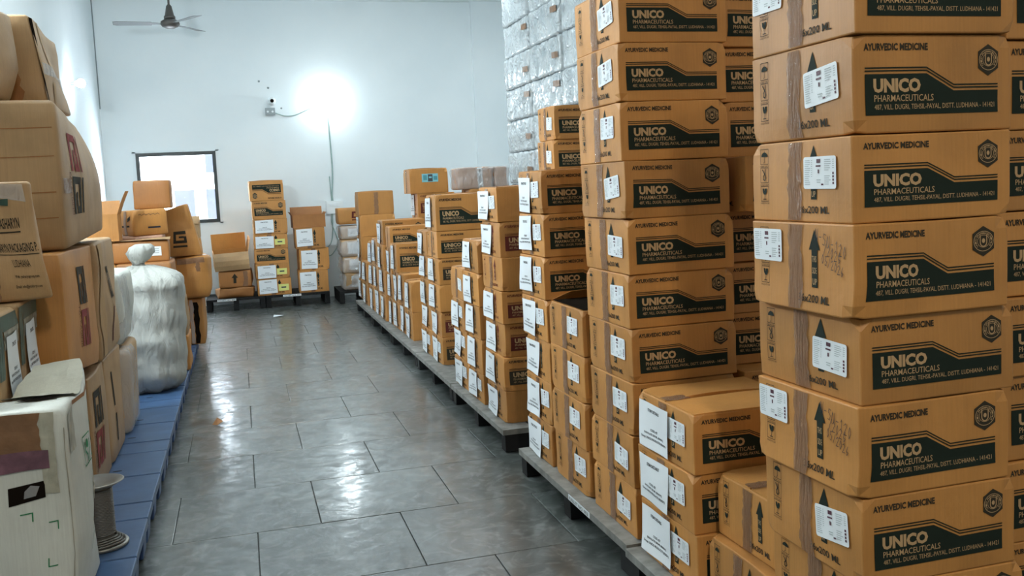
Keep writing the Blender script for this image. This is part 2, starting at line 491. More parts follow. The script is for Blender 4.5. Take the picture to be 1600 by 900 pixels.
def maker_print(sh, face='front', ink=0, flip=False, only_panel=False):
    """side panel with the maker's name, address and hexagon mark; materials: ink, black, kraft"""
    mb = MB(); w, h = sh.w, sh.h
    parts = [mb]
    U = (lambda u: w*(1-u)) if flip else (lambda u: w*u)
    V = (lambda v: h*(1-v)) if flip else (lambda v: h*v)
    def T(t, u0, v0, u1, v1, m, off, b):
        xs = sorted((U(u0), U(u1))); ys = sorted((V(v0), V(v1)))
        pr_text(mb, sh, face, t, xs[0], ys[0], xs[1], ys[1], m, off, b, flip)
    def top(u, d=0.0):
        return (0.60 if u < 0.45 else 0.42 if u > 0.62 else 0.60-(u-0.45)/0.17*0.18)+d
    us = sorted(set([0.07+0.84*i/14 for i in range(15)]+[0.45, 0.62]))
    for a, b in zip(us[:-1], us[1:]):
        for k in range(5):                      # narrow cells so that the panel follows the bulge of the box
            va, vb = [0.185+(top(x)-0.185)*k/5 for x in (a, b)], [0.185+(top(x)-0.185)*(k+1)/5 for x in (a, b)]
            pr_poly(mb, sh, face, [(U(a), V(va[0])), (U(b), V(va[1])), (U(b), V(vb[1])), (U(a), V(vb[0]))], 0, 0.0015)
        for d in (0.026, 0.056):
            pr_poly(mb, sh, face, [(U(a), V(top(a, d))), (U(b), V(top(b, d))), (U(b), V(top(b, d+0.013))), (U(a), V(top(a, d+0.013)))], 0, 0.0015)
    T('UNICO', 0.12, 0.41, 0.41, 0.555, 2, 0.0023, 0.05)
    T('PHARMACEUTICALS', 0.124, 0.32, 0.49, 0.388, 2, 0.0023, 0.004)
    T('487, VILL. DUGRI, TEHSIL-PAYAL, DISTT. LUDHIANA - 141421', 0.124, 0.232, 0.885, 0.292, 2, 0.0023, 0.0)
    mb = MB(); parts.append(mb)
    T('AYURVEDIC MEDICINE', 0.066, 0.838, 0.462, 0.912, 1, 0.0015, 0.035)
    mb = MB(); parts.append(mb)
    cx, cy, rx, ry = 0.845, 0.735, 0.066, 0.165
    hexa = [(cx, cy+ry), (cx-rx, cy+ry*0.52), (cx-rx, cy-ry*0.52), (cx, cy-ry), (cx+rx, cy-ry*0.52), (cx+rx, cy+ry*0.52)]
    pr_poly(mb, sh, face, [(U(a), V(b)) for a, b in hexa], 1, 0.0015)
    def ring(r0, r1, m, off, n=22):
        for i in range(n):
            a, b = 2*PI*i/n, 2*PI*(i+1)/n
            q = [(cx+rx*k*math.cos(t), cy+ry*0.72*k*math.sin(t)) for k, t in ((r0, a), (r1, a), (r1, b), (r0, b))]
            pr_poly(mb, sh, face, [(U(x), V(y)) for x, y in q], m, off)
    ring(0.88, 0.93, 2, 0.0022); ring(0.54, 0.58, 2, 0.0022)
    word = 'UNICO PHARMACEUTICALS'
    for i, ch in enumerate(word):
        if ch == ' ': continue
        an = math.radians(215 - 250*i/(len(word)-1))
        v, f = text2d(ch, 0.01)
        q = (v-0.5)*np.array([0.011, 0.020])
        ca, sa = math.cos(an-PI/2), math.sin(an-PI/2)
        asp = w/h
        qx = (q[:, 0]*asp*ca - q[:, 1]*sa)/asp; qy = q[:, 0]*asp*sa + q[:, 1]*ca
        px = cx+rx*0.73*math.cos(an)+qx; py = cy+ry*0.72*0.73*math.sin(an)+qy
        mb.add(sh.face(face, [(U(a), V(b)) for a, b in zip(px, py)], 0.0022), f, 2)
    shield = [(cx-0.020, cy+0.062), (cx-0.020, cy-0.01)] + ellipse(cx, cy-0.012, 0.020, 0.045, 8, PI, 2*PI) + [(cx+0.020, cy+0.062)]
    for a, b in zip(shield[:-1], shield[1:]):
        pr_path(mb, sh, face, [(U(a[0]), V(a[1])), (U(b[0]), V(b[1]))], 0.0022, 2, 0.0022)
    pr_poly(mb, sh, face, [(U(a), V(b)) for a, b in ellipse(cx, cy+0.005, 0.010, 0.026, 10)], 2, 0.0022)
    return parts

def side_marks(sh, face='aisle', arrow=True, qty='36x200 ML'):
    """handling icons, upward arrow and quantity; materials: ink, black, kraft"""
    w, h = sh.l, sh.h
    parts = []
    x0, x1 = 0.10*w, 0.185*w
    xc = (x0+x1)/2; hw = (x1-x0)/2
    for i, vt in enumerate((0.93, 0.69, 0.45)):
        mb = MB(); parts.append(('handling_icon', mb))
        t, b = vt*h, (vt-0.195)*h
        pr_path(mb, sh, face, [(x0, b), (x1, b), (x1, t), (x0, t)], 0.0013, 1, close=True)
        pr_text(mb, sh, face, ('KEEP DRY', 'DO NOT HOOK', 'HANDLE WITH CARE')[i], x0-0.002, b-0.0072, x1+0.003, b-0.0032, 1)
        m = (t+b)/2
        if i == 0:
            pr_poly(mb, sh, face, ellipse(xc, m, hw*0.78, 0.011, 10, 0, PI), 0)
            pr_path(mb, sh, face, [(xc, m), (xc, m-0.013), (xc-0.003, m-0.015)], 0.0018, 1)
            pr_path(mb, sh, face, [(xc, m+0.011), (xc, m+0.0135)], 0.0016, 1)
        elif i == 1:
            pr_path(mb, sh, face, [(xc-0.009, m+0.013), (xc+0.003, m+0.001), (xc+0.007, m-0.007), (xc+0.002, m-0.013), (xc-0.005, m-0.010), (xc-0.005, m-0.003), (xc+0.003, m+0.005), (xc+0.004, m+0.014)], 0.003, 1)
        else:
            pr_poly(mb, sh, face, [(xc-0.010, m+0.013), (xc-0.009, m+0.004), (xc-0.004, m-0.002), (xc+0.004, m-0.002), (xc+0.009, m+0.004), (xc+0.010, m+0.013), (xc+0.002, m+0.013), (xc-0.001, m+0.006), (xc-0.003, m+0.013)], 0)
            pr_path(mb, sh, face, [(xc, m-0.002), (xc, m-0.012)], 0.0018, 1)
            pr_path(mb, sh, face, [(xc-0.006, m-0.0135), (xc+0.006, m-0.0135)], 0.002, 1)
    if arrow:
        mb = MB(); parts.append(('arrow_print', mb))
        ax = 0.655*w
        pr_poly(mb, sh, face, [(ax, 0.93*h), (ax-0.022, 0.70*h), (ax-0.0115, 0.70*h), (ax-0.0115, 0.28*h), (ax+0.0115, 0.28*h), (ax+0.0115, 0.70*h), (ax+0.022, 0.70*h)], 0, 0.0015)
        for t, v in (('THIS', 0.60), ('SIDE', 0.47), ('UP', 0.345)):
            pr_text(mb, sh, face, t, ax-0.0085, (v-0.035)*h, ax+0.0085, (v+0.035)*h, 2, 0.0022, 0.01)
    mb = MB(); parts.append(('quantity_print', mb))
    pr_text(mb, sh, face, qty, 0.50*w, 0.11*h, 0.80*w, 0.20*h, 1, 0.0016, 0.015)
    return parts

def pr_wavy_strip(mb, sh, face, x0, x1, y0, y1, mat, off, seed, ny=7, jag=0.006):
    """strip of tape with a ragged outline and small wrinkles along it"""
    rs = random.Random(seed)
    ny = max(ny, 4)*2; nx = 7
    L = [x0+rs.uniform(-jag, jag)*(1 if i % 2 == 0 else 0.5) for i in range(ny+1)]
    R = [x1+rs.uniform(-jag, jag)*(1 if i % 2 == 0 else 0.5) for i in range(ny+1)]
    pts = [(a+(b-a)*k/nx, y0+(y1-y0)*i/ny) for i, (a, b) in enumerate(zip(L, R)) for k in range(nx+1)]
    P = sh.face(face, pts, off)
    nrm = np.array({'aisle': (-1, 0, 0), 'front': (0, -1, 0), 'right': (1, 0, 0), 'top': (0, 0, 1)}[face], float)
    ridge = [rs.uniform(0, 1)**3*0.0022 for _ in range(nx+1)]
    for i in range(ny+1):
        for k in range(1, nx):
            P[i*(nx+1)+k] += nrm*max(0.0, ridge[k]*(0.6+0.6*math.sin(i*0.9+k*2+seed))+rs.uniform(0, 0.0006))
    W = nx+1
    mb.add(P, [(j*W+i, j*W+i+1, (j+1)*W+i+1, (j+1)*W+i) for j in range(ny) for i in range(nx)], mat)

def sticker_mesh(sh, x, y, face='aisle', ang=0.0, w=0.130, h=0.072):
    mb = MB()
    ca, sa = math.cos(ang), math.sin(ang)
    def R(p): return [(x+a*ca-b*sa, y+a*sa+b*ca) for a, b in p]
    c = 0.006
    out = []
    for sx, sy, a0 in ((1, 1, 0), (-1, 1, PI/2), (-1, -1, PI), (1, -1, 1.5*PI)):
        out += [(sx*(w/2-c)+c*math.cos(a0+t*PI/6), sy*(h/2-c)+c*math.sin(a0+t*PI/6)) for t in range(4)]
    pr_poly(mb, sh, face, R(out), 0, 0.0036)
    def rect(a, b, cc, d, m):
        pr_poly(mb, sh, face, R([(a*w-w/2, b*h-h/2), (cc*w-w/2, b*h-h/2), (cc*w-w/2, d*h-h/2), (a*w-w/2, d*h-h/2)]), m, 0.0042)
    rs = random.Random(5)
    for i in range(13):
        yy = 0.90-i*0.062
        rect(0.05, yy-0.022, 0.05+rs.uniform(0.12, 0.18), yy, 1)
        if i < 9: rect(0.25, yy-0.022, 0.285, yy, 1)
        if i not in (6, 7): rect(0.66, yy-0.022, 0.66+rs.uniform(0.12, 0.2), yy, 1)
        if i < 5: rect(0.90, yy-0.022, 0.95, yy, 1)
    rect(0.42, 0.80, 0.54, 0.92, 2); rect(0.40, 0.68, 0.55, 0.73, 2); rect(0.46, 0.48, 0.50, 0.60, 2)
    rect(0.42, 0.26, 0.55, 0.29, 1); rect(0.43, 0.19, 0.54, 0.22, 1); rect(0.56, 0.11, 0.63, 0.16, 2)
    for k in range(4): rect(0.90, 0.14+0.10*k, 0.945, 0.21+0.10*k, 2)
    return mb

def paper_mesh(sh, x0, y0, w, h, face='aisle', seed=0, curl=0.012, ang=0.0):
    """sheet of paper stuck on by its upper part, lower edge lifting off"""
    rs = random.Random(seed)
    nx, ny = 6, 6
    k1, k2, k3 = rs.uniform(0.3, 1), rs.uniform(0.2, 1), rs.uniform(-0.3, 0.3)
    ca, sa = math.cos(ang), math.sin(ang)
    def lift(u, v):
        return 0.0075 + curl*(k1*(1-v)**2*(u**1.5) + k2*(1-v)**2*(1-u)**2*0.8) + 0.0025*math.sin(5*u+3*v+seed)
    def P(u, v, e=0.0):
        a, b = (u-0.5)*w, (v-0.5)*h
        X, Y = x0+w/2+a*ca-b*sa, y0+h/2+a*sa+b*ca
        q = sh.face(face, [(X, Y)], 0.0)[0]
        d = lift(u, v)+e
        return q+np.array((-d, 0, 0) if face == 'aisle' else (0, -d, 0) if face == 'front' else (d, 0, 0))
    mb = MB()
    mb.add([P(i/nx, j/ny) for j in range(ny+1) for i in range(nx+1)],
           [(j*(nx+1)+i, j*(nx+1)+i+1, (j+1)*(nx+1)+i+1, (j+1)*(nx+1)+i) for j in range(ny) for i in range(nx)], 0)
    tx = [MB(), MB()]
    for t, u0, v0, u1, v1, b in (('ITEM DETAILS', 0.30, 0.80, 0.70, 0.87, 0.03), ('CODE: 457', 0.38, 0.39, 0.62, 0.445, 0.03),
                                 ('SHOOLATE 200 ML (READY)', 0.18, 0.29, 0.82, 0.35, 0.03), ('Group: UNICO PRODUCTS (READY)', 0.08, 0.19, 0.92, 0.255, 0.03)):
        v, f = text2d(t, b)
        tx[0 if t == 'ITEM DETAILS' else 1].add([P(u0+(u1-u0)*a, v0+(v1-v0)*c, 0.0009) for a, c in v], f, 0)
    return mb, tx

def flap_meshes(sh, seed):
    """the two long flaps folded shut over the top, with the seam between them"""
    rs = random.Random(seed+50)
    out = []
    for s_ in (0, 1):
        mb = MB(); nx, ny = 8, 4
        top, bot = [], []
        for j in range(ny+1):
            for i in range(nx+1):
                u = i/nx; t = j/ny
                x = 0.003+(sh.w-0.006)*u
                seam = 0.004+0.010*abs(math.sin(2.2*u+seed))*(u*(1-u)*4)
                y = (0.003+t*(sh.l/2-seam-0.003)) if s_ == 0 else (sh.l-0.003-t*(sh.l/2-seam-0.003))
                lift = 0.0015+0.006*t*t*math.sin(PI*u)*(0.4+s_*0.6)
                q = sh.D([(x, y, sh.h)])[0]
                top.append(q+np.array((0, 0, lift+0.003))); bot.append(q+np.array((0, 0, lift*0.0+0.0002)))
        n = len(top); W = nx+1
        fs = []
        for j in range(ny):
            for i in range(nx):
                a = (j*W+i, j*W+i+1, (j+1)*W+i+1, (j+1)*W+i)
                fs.append(a if s_ == 0 else a[::-1]); fs.append(tuple(n+k for k in (a[::-1] if s_ == 0 else a)))
        rim = [i for i in range(W)] + [j*W+nx for j in range(1, ny+1)] + [ny*W+i for i in range(nx-1, -1, -1)] + [j*W for j in range(ny-1, 0, -1)]
        for a, b in zip(rim, rim[1:]+rim[:1]):
            fs.append((a, n+a, n+b, b) if s_ == 0 else (b, n+b, n+a, a))
        mb.add(top+bot, fs, 0)
        out.append(mb)
    return out

_cache = {}
SEED_OF = {}
def cached(key, fn):
    if key not in _cache:
        _cache[key] = fn()
    return _cache[key]

STROKE = {'N': [(0, 0), (0.1, 1), (0.8, 0), (0.9, 1)], 'S': [(0.9, 0.9), (0.3, 1), (0.1, 0.7), (0.8, 0.4), (0.6, 0), (0, 0.1)], '-': [(0.1, 0.5), (0.8, 0.5)],
          '1': [(0.3, 0.8), (0.5, 1), (0.5, 0)], '2': [(0, 0.8), (0.5, 1), (0.8, 0.7), (0, 0), (0.9, 0)], '0': [(0.5, 1), (0.1, 0.5), (0.4, 0), (0.8, 0.4), (0.5, 1)],
          '/': [(0.1, 0), (0.8, 1)], '6': [(0.7, 1), (0.2, 0.5), (0.4, 0), (0.8, 0.3), (0.2, 0.45)], '5': [(0.8, 1), (0.2, 1), (0.2, 0.6), (0.8, 0.4), (0.5, 0), (0.1, 0.1)]}
CW, CL, CH = 0.415, 0.42, 0.188
def std_shape(seed):
    return cached(('shape', seed), lambda: Shape(CW, CL, CH, seed, 0.0013, 0.003, r=0.0035, n=(14, 12, 8)))

def carton(label, loc, rz=0.0, size=(CW, CL, CH), seed=0, front='green', side='icons', sticker=0, flaps=False,
           group=None, kraft=KRAFT, note=False, tape=True, flipz=False, paper_seed=0, name='carton'):
    """one printed carton with its body, prints, tape, sticker and paper as parts"""
    seed = seed % 5
    sh = std_shape(seed)
    t = thing(name, label, 'box', loc, rz, group)
    SEED_OF[t.name] = seed
    t.scale = (size[0]/CW, size[1]/CL, size[2]/CH)
    kn = kraft.name
    def bodym():
        v, f = sh.body(); return MB().add(v, f).mesh('carton_body', kraft)
    link('box_body', cached(('body', seed, kn), bodym), t)
    if front in ('green', 'maroon', 'green_flip', 'black'):
        ink = {'green': INKG, 'green_flip': INKG, 'maroon': INKM, 'black': INKK}[front]
        for nm, me in zip(('maker_panel', 'heading_print', 'emblem_print'), cached(('maker', seed, front), lambda: [q.mesh('maker_print', [ink, INKM if front == 'maroon' else INKK, KRAFTP]) for q in maker_print(sh, 'front', flip=front == 'green_flip')])):
            link(nm, me, t)
    elif front == 'tape':
        def tm():
            mb = MB(); pr_wavy_strip(mb, sh, 'front', 0.43*sh.w, 0.55*sh.w, 0.003, sh.h-0.003, 0, 0.0012, seed); return mb.mesh('tape', TAPEB)
        link('tape', cached(('ftape', seed), tm), t)
    elif front == 'logo':
        def lm():
            mb = MB(); logo_g(mb, sh, 'front', 0.55*sh.w, 0.30*sh.h, 0.16*sh.w, 0.42*sh.h, 0); return mb.mesh('logo_print', INKM)
        link('logo_print', cached(('flogo', seed), lm), t)
    if side in ('icons', 'paper', 'icons_maroon'):
        ink = INKM if side == 'icons_maroon' or front == 'maroon' else INKG
        for nm, me in cached(('marks', seed, ink.name), lambda: [(a_, q.mesh(a_, [ink, INKM if ink is INKM else INKK, KRAFTP])) for a_, q in side_marks(sh)]):
            link(nm, me, t)
    if tape:
        def tp():
            mb = MB()
            pr_wavy_strip(mb, sh, 'aisle', 0.40*sh.l, 0.535*sh.l, 0.004, sh.h-0.004, 0, 0.0026, seed)
            if flaps: pr_wavy_strip(mb, sh, 'top', 0.003, 0.09, 0.465*sh.l, 0.60*sh.l, 0, 0.0068, seed+9, 4, 0.003)
            return mb.mesh('tape', TAPE)
        link('tape', cached(('tape', seed, bool(flaps)), tp), t)
    if sticker is not None:
        pos = [(0.735, 0.55, 0.10), (0.18, 0.72, 0.0), (0.74, 0.50, -0.04), (0.76, 0.58, 0.03), (0.72, 0.60, 0.0)][sticker]
        link('shipping_sticker', cached(('stk', seed, sticker), lambda: sticker_mesh(sh, pos[0]*sh.l, pos[1]*sh.h, ang=pos[2]).mesh('shipping_sticker', [PAPER, STKGREY, STKDARK])), t)
    if side == 'paper':
        ps = paper_seed % 6
        def pm():
            rs = random.Random(ps*3+1)
            a, b = paper_mesh(sh, 0.055*sh.l+rs.uniform(-0.008, 0.02), 0.016+rs.uniform(-0.012, 0.010), 0.226, 0.157, 'aisle', ps*3+1, 0.011, rs.uniform(-0.05, 0.04))
            return a.mesh('paper_label', PAPER, True), [q.mesh('label_text', PTXT) for q in b]
        a, b = cached(('paper', seed, ps), pm)
        pl = link('paper_label', a, t); link('label_heading', b[0], pl); link('label_text', b[1], pl)
    if note:
        def nm():
            mb = MB()
            for tx, x0, y0, sz in (('N-SN-120', 0.66, 0.875, 0.024), ('/2026', 0.74, 0.72, 0.021), ('05/2026', 0.72, 0.61, 0.019)):
                for q, ch in enumerate(tx):
                    ox, oy = x0*sh.l+q*sz*0.62, y0*sh.h-q*sz*0.20
                    pr_path(mb, sh, 'aisle', [(ox+(a+0.2*b)*sz*0.5, oy+(b-0.5)*sz) for a, b in STROKE[ch]], 0.0014, 0, 0.0018)
            return mb.mesh('handwriting', PEN)
        link('handwriting', cached(('note', seed), nm), t)
    if flaps:
        for i, mb in enumerate(cached(('flaps', seed, kn), lambda: [m.mesh('top_flap', kraft) for m in flap_meshes(sh, seed)])):
            link('top_flap', mb, t)
    return t

def logo_g(mb, sh, face, x, y, w, h, mat, off=0.001, mirror=False, up_=False):
    """square spiral G with a bar beneath it; up_ turns it a quarter"""
    t = 0.2
    segs = [(0.0, 0.80, 1.0, 1.0), (0.0, 0.30, t, 0.80), (0.0, 0.25, 1.0, 0.42), (1-t, 0.42, 1.0, 0.66), (0.42, 0.56, 1-t, 0.68), (0.0, 0.0, 1.0, 0.12)]
    for a, b, c, d in segs:
        q = [(a, b), (c, b), (c, d), (a, d)]
        if mirror: q = [(1-p[0], p[1]) for p in q]
        if up_: q = [(1-p[1], p[0]) for p in q]
        pr_poly(mb, sh, face, [(x+p[0]*w, y+p[1]*h) for p in q], mat, off)

# ------------------------------------------------------------------ the room
XL, XR, YB, YF, ZC = -1.57, 4.4, 12.7, -7.5, 4.1

floor = struct(MB().box(XL-0.2, XR+0.2, YF-0.2, YB+0.2, -0.12, -0.006).build('floor', JOINT))
TX, TY = 0.598, 0.6135
def tile_mesh():
    v, f = rbox(TX-0.004, TY-0.004, 0.02, 0.0015, (1, 1, 1))
    return MB().add(v-np.array([(TX-0.004)/2, (TY-0.004)/2, 0.02]), f).mesh('floor_tile', TILE)
tm = tile_mesh()
rs = random.Random(3)
for k in range(-9, 16):
    y = 3.351+TY*k
    off = -0.019 if k % 2 == 0 else -0.355
    for n in range(-3, 8):
        x = off+TX*n
        if x+TX < XL-0.1 or x > XR or (x > 2.0 and y < -1): continue
        t = link('floor_tile', tm, floor)
        t.location = (x+TX/2, y+TY/2, rs.uniform(-0.0004, 0.0004))
        t.rotation_euler = (rs.uniform(-0.0012, 0.0012), rs.uniform(-0.0012, 0.0012), 0)

WX0, WX1, WZ0, WZ1 = -1.19, -0.25, 1.09, 1.975     # window opening
mb = MB()
mb.box(XL-0.2, WX0, YB, YB+0.2, -0.12, ZC); mb.box(WX1, XR+0.2, YB, YB+0.2, -0.12, ZC)
mb.box(WX0, WX1, YB, YB+0.2, -0.12, WZ0); mb.box(WX0, WX1, YB, YB+0.2, WZ1, ZC)
struct(mb.build('wall_back', WALL))
struct(MB().box(XL-0.2, XL, YF-0.2, YB, -0.12, ZC).build('wall_left', WALL))
struct(MB().box(XR, XR+0.2, YF-0.2, YB, -0.12, ZC).build('wall_right', WALL))
struct(MB().box(XL-0.2, XR+0.2, YF-0.2, YF, -0.12, ZC).build('wall_front', WALL))
struct(MB().box(XL-0.2, XR+0.2, YF-0.2, YB+0.2, ZC, ZC+0.15).build('ceiling', WALL))
struct(MB().box(3.21, XR, YB-0.07, YB, 0, 3.885).build('trim_1', WALL))            # pilaster in the far corner
struct(MB().box(XL, XR, YB-0.11, YB, 3.885, ZC).build('trim_2', WALL))             # beam along the top of the back wall
struct(MB().box(XL, XL+0.012, YB-0.012, YB, 2.55, 3.885).build('trim_3', SPOT))    # thin dark strip in the room corner

win = struct(bpy.data.objects.new('window_1', None)); COL.objects.link(win)
win.location = ((WX0+WX1)/2, YB, WZ0)
hw, hh = (WX1-WX0)/2, WZ1-WZ0
mb = MB(); b = 0.032
mb.box(-hw-0.01, hw+0.01, -0.015, 0.05, -0.012, b); mb.box(-hw-0.01, hw+0.01, -0.015, 0.05, hh-b, hh+0.014)
mb.box(-hw-0.01, -hw+b, -0.015, 0.05, b, hh-b); mb.box(hw-b, hw+0.01, -0.015, 0.05, b, hh-b)
mb.build('window_frame', FRAMEK, win)
mb = MB(); mb.box(-hw+b, hw-b, 0.015, 0.020, b, hh-b); mb.build('pane', GLASS, win)
mb = MB()
for x0, x1, z0, z1 in ((-hw-0.05, -hw-0.01, -0.03, hh+0.03), (hw+0.01, hw+0.045, -0.03, hh+0.03), (-hw-0.05, hw+0.045, -0.045, -0.012), (-hw-0.05, hw+0.045, hh+0.014, hh+0.04)):
    mb.box(x0, x1, -0.006, 0.0, z0, z1)
mb.build('plaster_margin', WALL, win)

# the house across the lane, seen through the window
out = thing('neighbouring_house', 'white house front with pale shutters seen through the window', 'building', (-0.9, 15.6, 0))
MB().box(-3.5, 3.5, 0, 0.3, 0, 5).build('wall', OUTW, out)
for x, z, w, h in ((-0.05, 0.55, 0.30, 0.98), (0.42, 0.55, 0.45, 0.98), (0.44, 1.78, 0.16, 0.30), (-0.95, 0.5, 0.5, 0.8)):
    f = MB().box(x-0.03, x+w+0.03, -0.06, 0.0, z-0.03, z+h+0.03).build('shutter_frame', OUTW, out)
    MB().box(x, x+w, -0.075, -0.06, z, z+h).build('shutter', OUTP, f)
MB().box(-1.2, 0.25, -0.10, 0, 1.70, 1.72).build('ledge', OUTW, out)

# ------------------------------------------------------------------ lamps, fan, wall fittings
def bulb(loc, out_dir, label, glass=BULB):
    t = thing('wall_bulb', label, 'lamp', loc)
    o = Vector(out_dir)
    ax = 'y' if abs(o.y) > 0.5 else 'x'
    def P(d): return o*d
    MB().tube([P(0.0), P(0.012)], 0.045, 14).build('wall_plate', WHITEPL, t)
    MB().tube([P(0.012), P(0.05), P(0.055)], [0.022, 0.022, 0.018], 12).build('bulb_holder', GREYPL, t)
    MB().tube([P(0.055), P(0.07), P(0.09), P(0.115), P(0.135), P(0.148), P(0.152)], [0.018, 0.026, 0.042, 0.046, 0.038, 0.02, 0.004], 16).build('bulb_glass', glass, t, True)
    return t
bulb((1.194, YB, 2.564), (0, -1, 0), 'glowing white bulb on the far wall above the socket board')
bulb((XL, 10.55, 2.62), (1, 0, 0), 'glowing bulb on the left wall beside the topmost big box', BULB3)
bulb((XL, 5.7, 2.75), (1, 0, 0), 'added unseen bulb on the left wall above the big worn boxes', ADDED_BULB)  # out of view, added to brighten the aisle faces
bulb((XL, 4.4, 2.75), (1, 0, 0), 'added unseen bulb on the left wall, nearest of the four bulbs', ADDED_BULB)  # also out of view, added to light the nearer cartons

for i, (x, y, w) in enumerate(UNSEEN_TUBES):
    t = thing('unseen_tube_light', 'unseen ceiling tube light above the %s' % ('far half of the left row', 'near half of the left row', 'spot where the photographer stands', 'far end of the aisle', 'wrapped packs at the far right')[i], 'lamp', (x, y, ZC), PI/2 if i == 2 else 0)
    MB().box(-0.62, 0.62, -0.03, 0.03, -0.05, 0).build('batten', WHITEPL, t)
    MB().tube([(-0.6, 0, -0.068), (0.6, 0, -0.068)], 0.014, 10).build('tube', TUBEG, t)
    ld = bpy.data.lights.new('tube_glow', 'AREA'); ld.shape = 'RECTANGLE'; ld.size = 1.2; ld.size_y = 0.05
    ld.energy = w; ld.color = (1.0, 0.90, 0.76) if i == 2 else LAMP_COL
    lo = bpy.data.objects.new('tube_glow', ld); COL.objects.link(lo); lo.parent = t; lo.location = (0, 0, -0.09)

fan = thing('ceiling_fan', 'brown three-blade ceiling fan hanging near the far wall', 'fan', (-0.6, 11.4, 3.36))
MB().tube([(0, 0, 0.12), (0, 0, ZC-3.36)], 0.012, 10).build('down_rod', METALG, fan)
MB().lathe([(0.015, 0.22), (0.03, 0.2), (0.05, 0.10), (0.062, 0.085), (0.062, 0.06), (0.0, 0.06)], (0, 0, 0), 20).build('canopy', METALG, fan, True)
MB().lathe([(0.0, 0.06), (0.06, 0.055), (0.10, 0.03), (0.105, 0.0), (0.085, -0.028), (0.045, -0.045), (0.0, -0.048)], (0, 0, 0), 24).build('motor', METALG, fan, True)
for a in (182, -58, 57):
    a = math.radians(a); d = Vector((math.cos(a), math.sin(a), 0)); n = Vector((-d.y, d.x, 0))
    mb = MB()
    prof = [(0.09, 0.022), (0.19, 0.03), (0.20, 0.055), (0.56, 0.066), (0.60, 0.05)]
    vs_ = []
    for r_, hwid in prof:
        for s_ in (-1, 1):
            q = d*r_ + n*(s_*hwid); q.z = 0.008 + s_*hwid*0.16
            vs_.append(q)
    vs2 = [v-Vector((0, 0, 0.004)) for v in vs_]
    k = len(vs_); fs = []
    for i in range(len(prof)-1):
        fs += [(2*i, 2*i+2, 2*i+3, 2*i+1), (k+2*i, k+2*i+1, k+2*i+3, k+2*i+2), (2*i, k+2*i, k+2*i+2, 2*i+2), (2*i+1, 2*i+3, k+2*i+3, k+2*i+1)]
    fs += [(0, 1, k+1, k), (k-2, 2*k-2, 2*k-1, k-1)]
    mb.add(vs_+vs2, fs); mb.build('blade', BLADE, fan)

cc = thing('security_camera', 'small white dome camera on the far wall left of bulb', 'camera', (0.505, YB, 2.60))
MB().lathe([(0.0, 0.10), (0.03, 0.095), (0.05, 0.07), (0.055, 0.03), (0.05, 0.0)], (0, 0, 0), 16, axis='y').build('camera_head', WHITEPL, cc, True)
MB().lathe([(0.0, 0.106), (0.022, 0.102), (0.026, 0.09)], (0, 0, 0), 12, axis='y').build('lens', BLACK_SHADE, cc, True)
MB().box(-0.02, 0.02, -0.03, 0, -0.09, -0.03).build('bracket', WHITEPL, cc)
jb = thing('junction_box', 'grey junction box on far wall under the dome camera', 'box', (0.475, YB, 2.47))
MB().box(-0.062, 0.062, -0.045, 0, -0.045, 0.045).build('case', GREYPL, jb)
for s_ in (-1, 1): MB().tube([(s_*0.03, -0.052, -0.004), (s_*0.03, -0.045, -0.004)], 0.014, 10).build('socket', WHITEPL, jb)
def cable(name, pts, r, label):
    P = []
    pts = [Vector(p) for p in pts]
    for i in range(len(pts)-1):
        p0, p1, p2, p3 = pts[max(i-1, 0)], pts[i], pts[i+1], pts[min(i+2, len(pts)-1)]
        for k in range(6):
            t = k/6
            P.append(0.5*((2*p1)+(p2-p0)*t+(2*p0-5*p1+4*p2-p3)*t*t+(3*p1-p0-3*p2+p3)*t**3))
    P.append(pts[-1])
    return tag(MB().tube(P, r, 6).build(name, CABLE), label, 'cable')
yc = YB-0.012
cable('wall_cable', [(0.54, yc, 2.45), (0.66, yc, 2.41), (0.80, yc, 2.42), (1.0, yc, 2.50), (1.15, yc, 2.54)], 0.006, 'thin cable sagging between junction box and wall bulb')
cable('wall_cable', [(1.205, yc, 2.50), (1.215, yc, 2.2), (1.225, yc, 1.7), (1.20, yc, 1.35), (1.22, yc, 1.24)], 0.009, 'grey cable running down the far wall from the bulb')
cable('wall_cable', [(1.20, yc, 1.22), (1.17, yc, 1.0), (1.24, yc, 0.72), (1.13, yc, 0.55), (1.06, yc, 0.62), (1.16, yc, 0.75), (1.19, yc, 1.1), (1.18, yc, 1.6)], 0.006, 'loose cable looping on the far wall beneath the socket board')
sb = thing('socket_board', 'white electrical socket board on the far wall', 'socket', (1.225, YB, 1.19))
MB().box(-0.11, 0.11, -0.03, 0, -0.085, 0.085).build('plate', WHITEPL, sb)
for x, z in ((-0.05, 0.035), (0.0, 0.035), (0.05, 0.035)): MB().box(x-0.016, x+0.016, -0.036, -0.03, z-0.022, z+0.022).build('switch', PAPER, sb)
for x in (0.02, 0.07): MB().tube([(x, -0.033, -0.045), (x, -0.03, -0.045)], 0.013, 8).build('socket_hole', BLACK_SHADE, sb)
for i, (x, z, s_) in enumerate(((0.47, 2.615+0.16, 0.012), (0.36, 2.86, 0.012), (0.62, 2.51, 0.01))):
    tag(MB().lathe([(0.0, 0.004), (s_, 0.002), (s_*1.2, 0.0)], (x, YB, z), 10, axis='y').build('wall_mark', SPOT), ('grey smudge on the wall just above the dome camera', 'dark screw hole on wall left above the dome camera', 'small chipped mark on wall right of junction box')[i], 'mark')

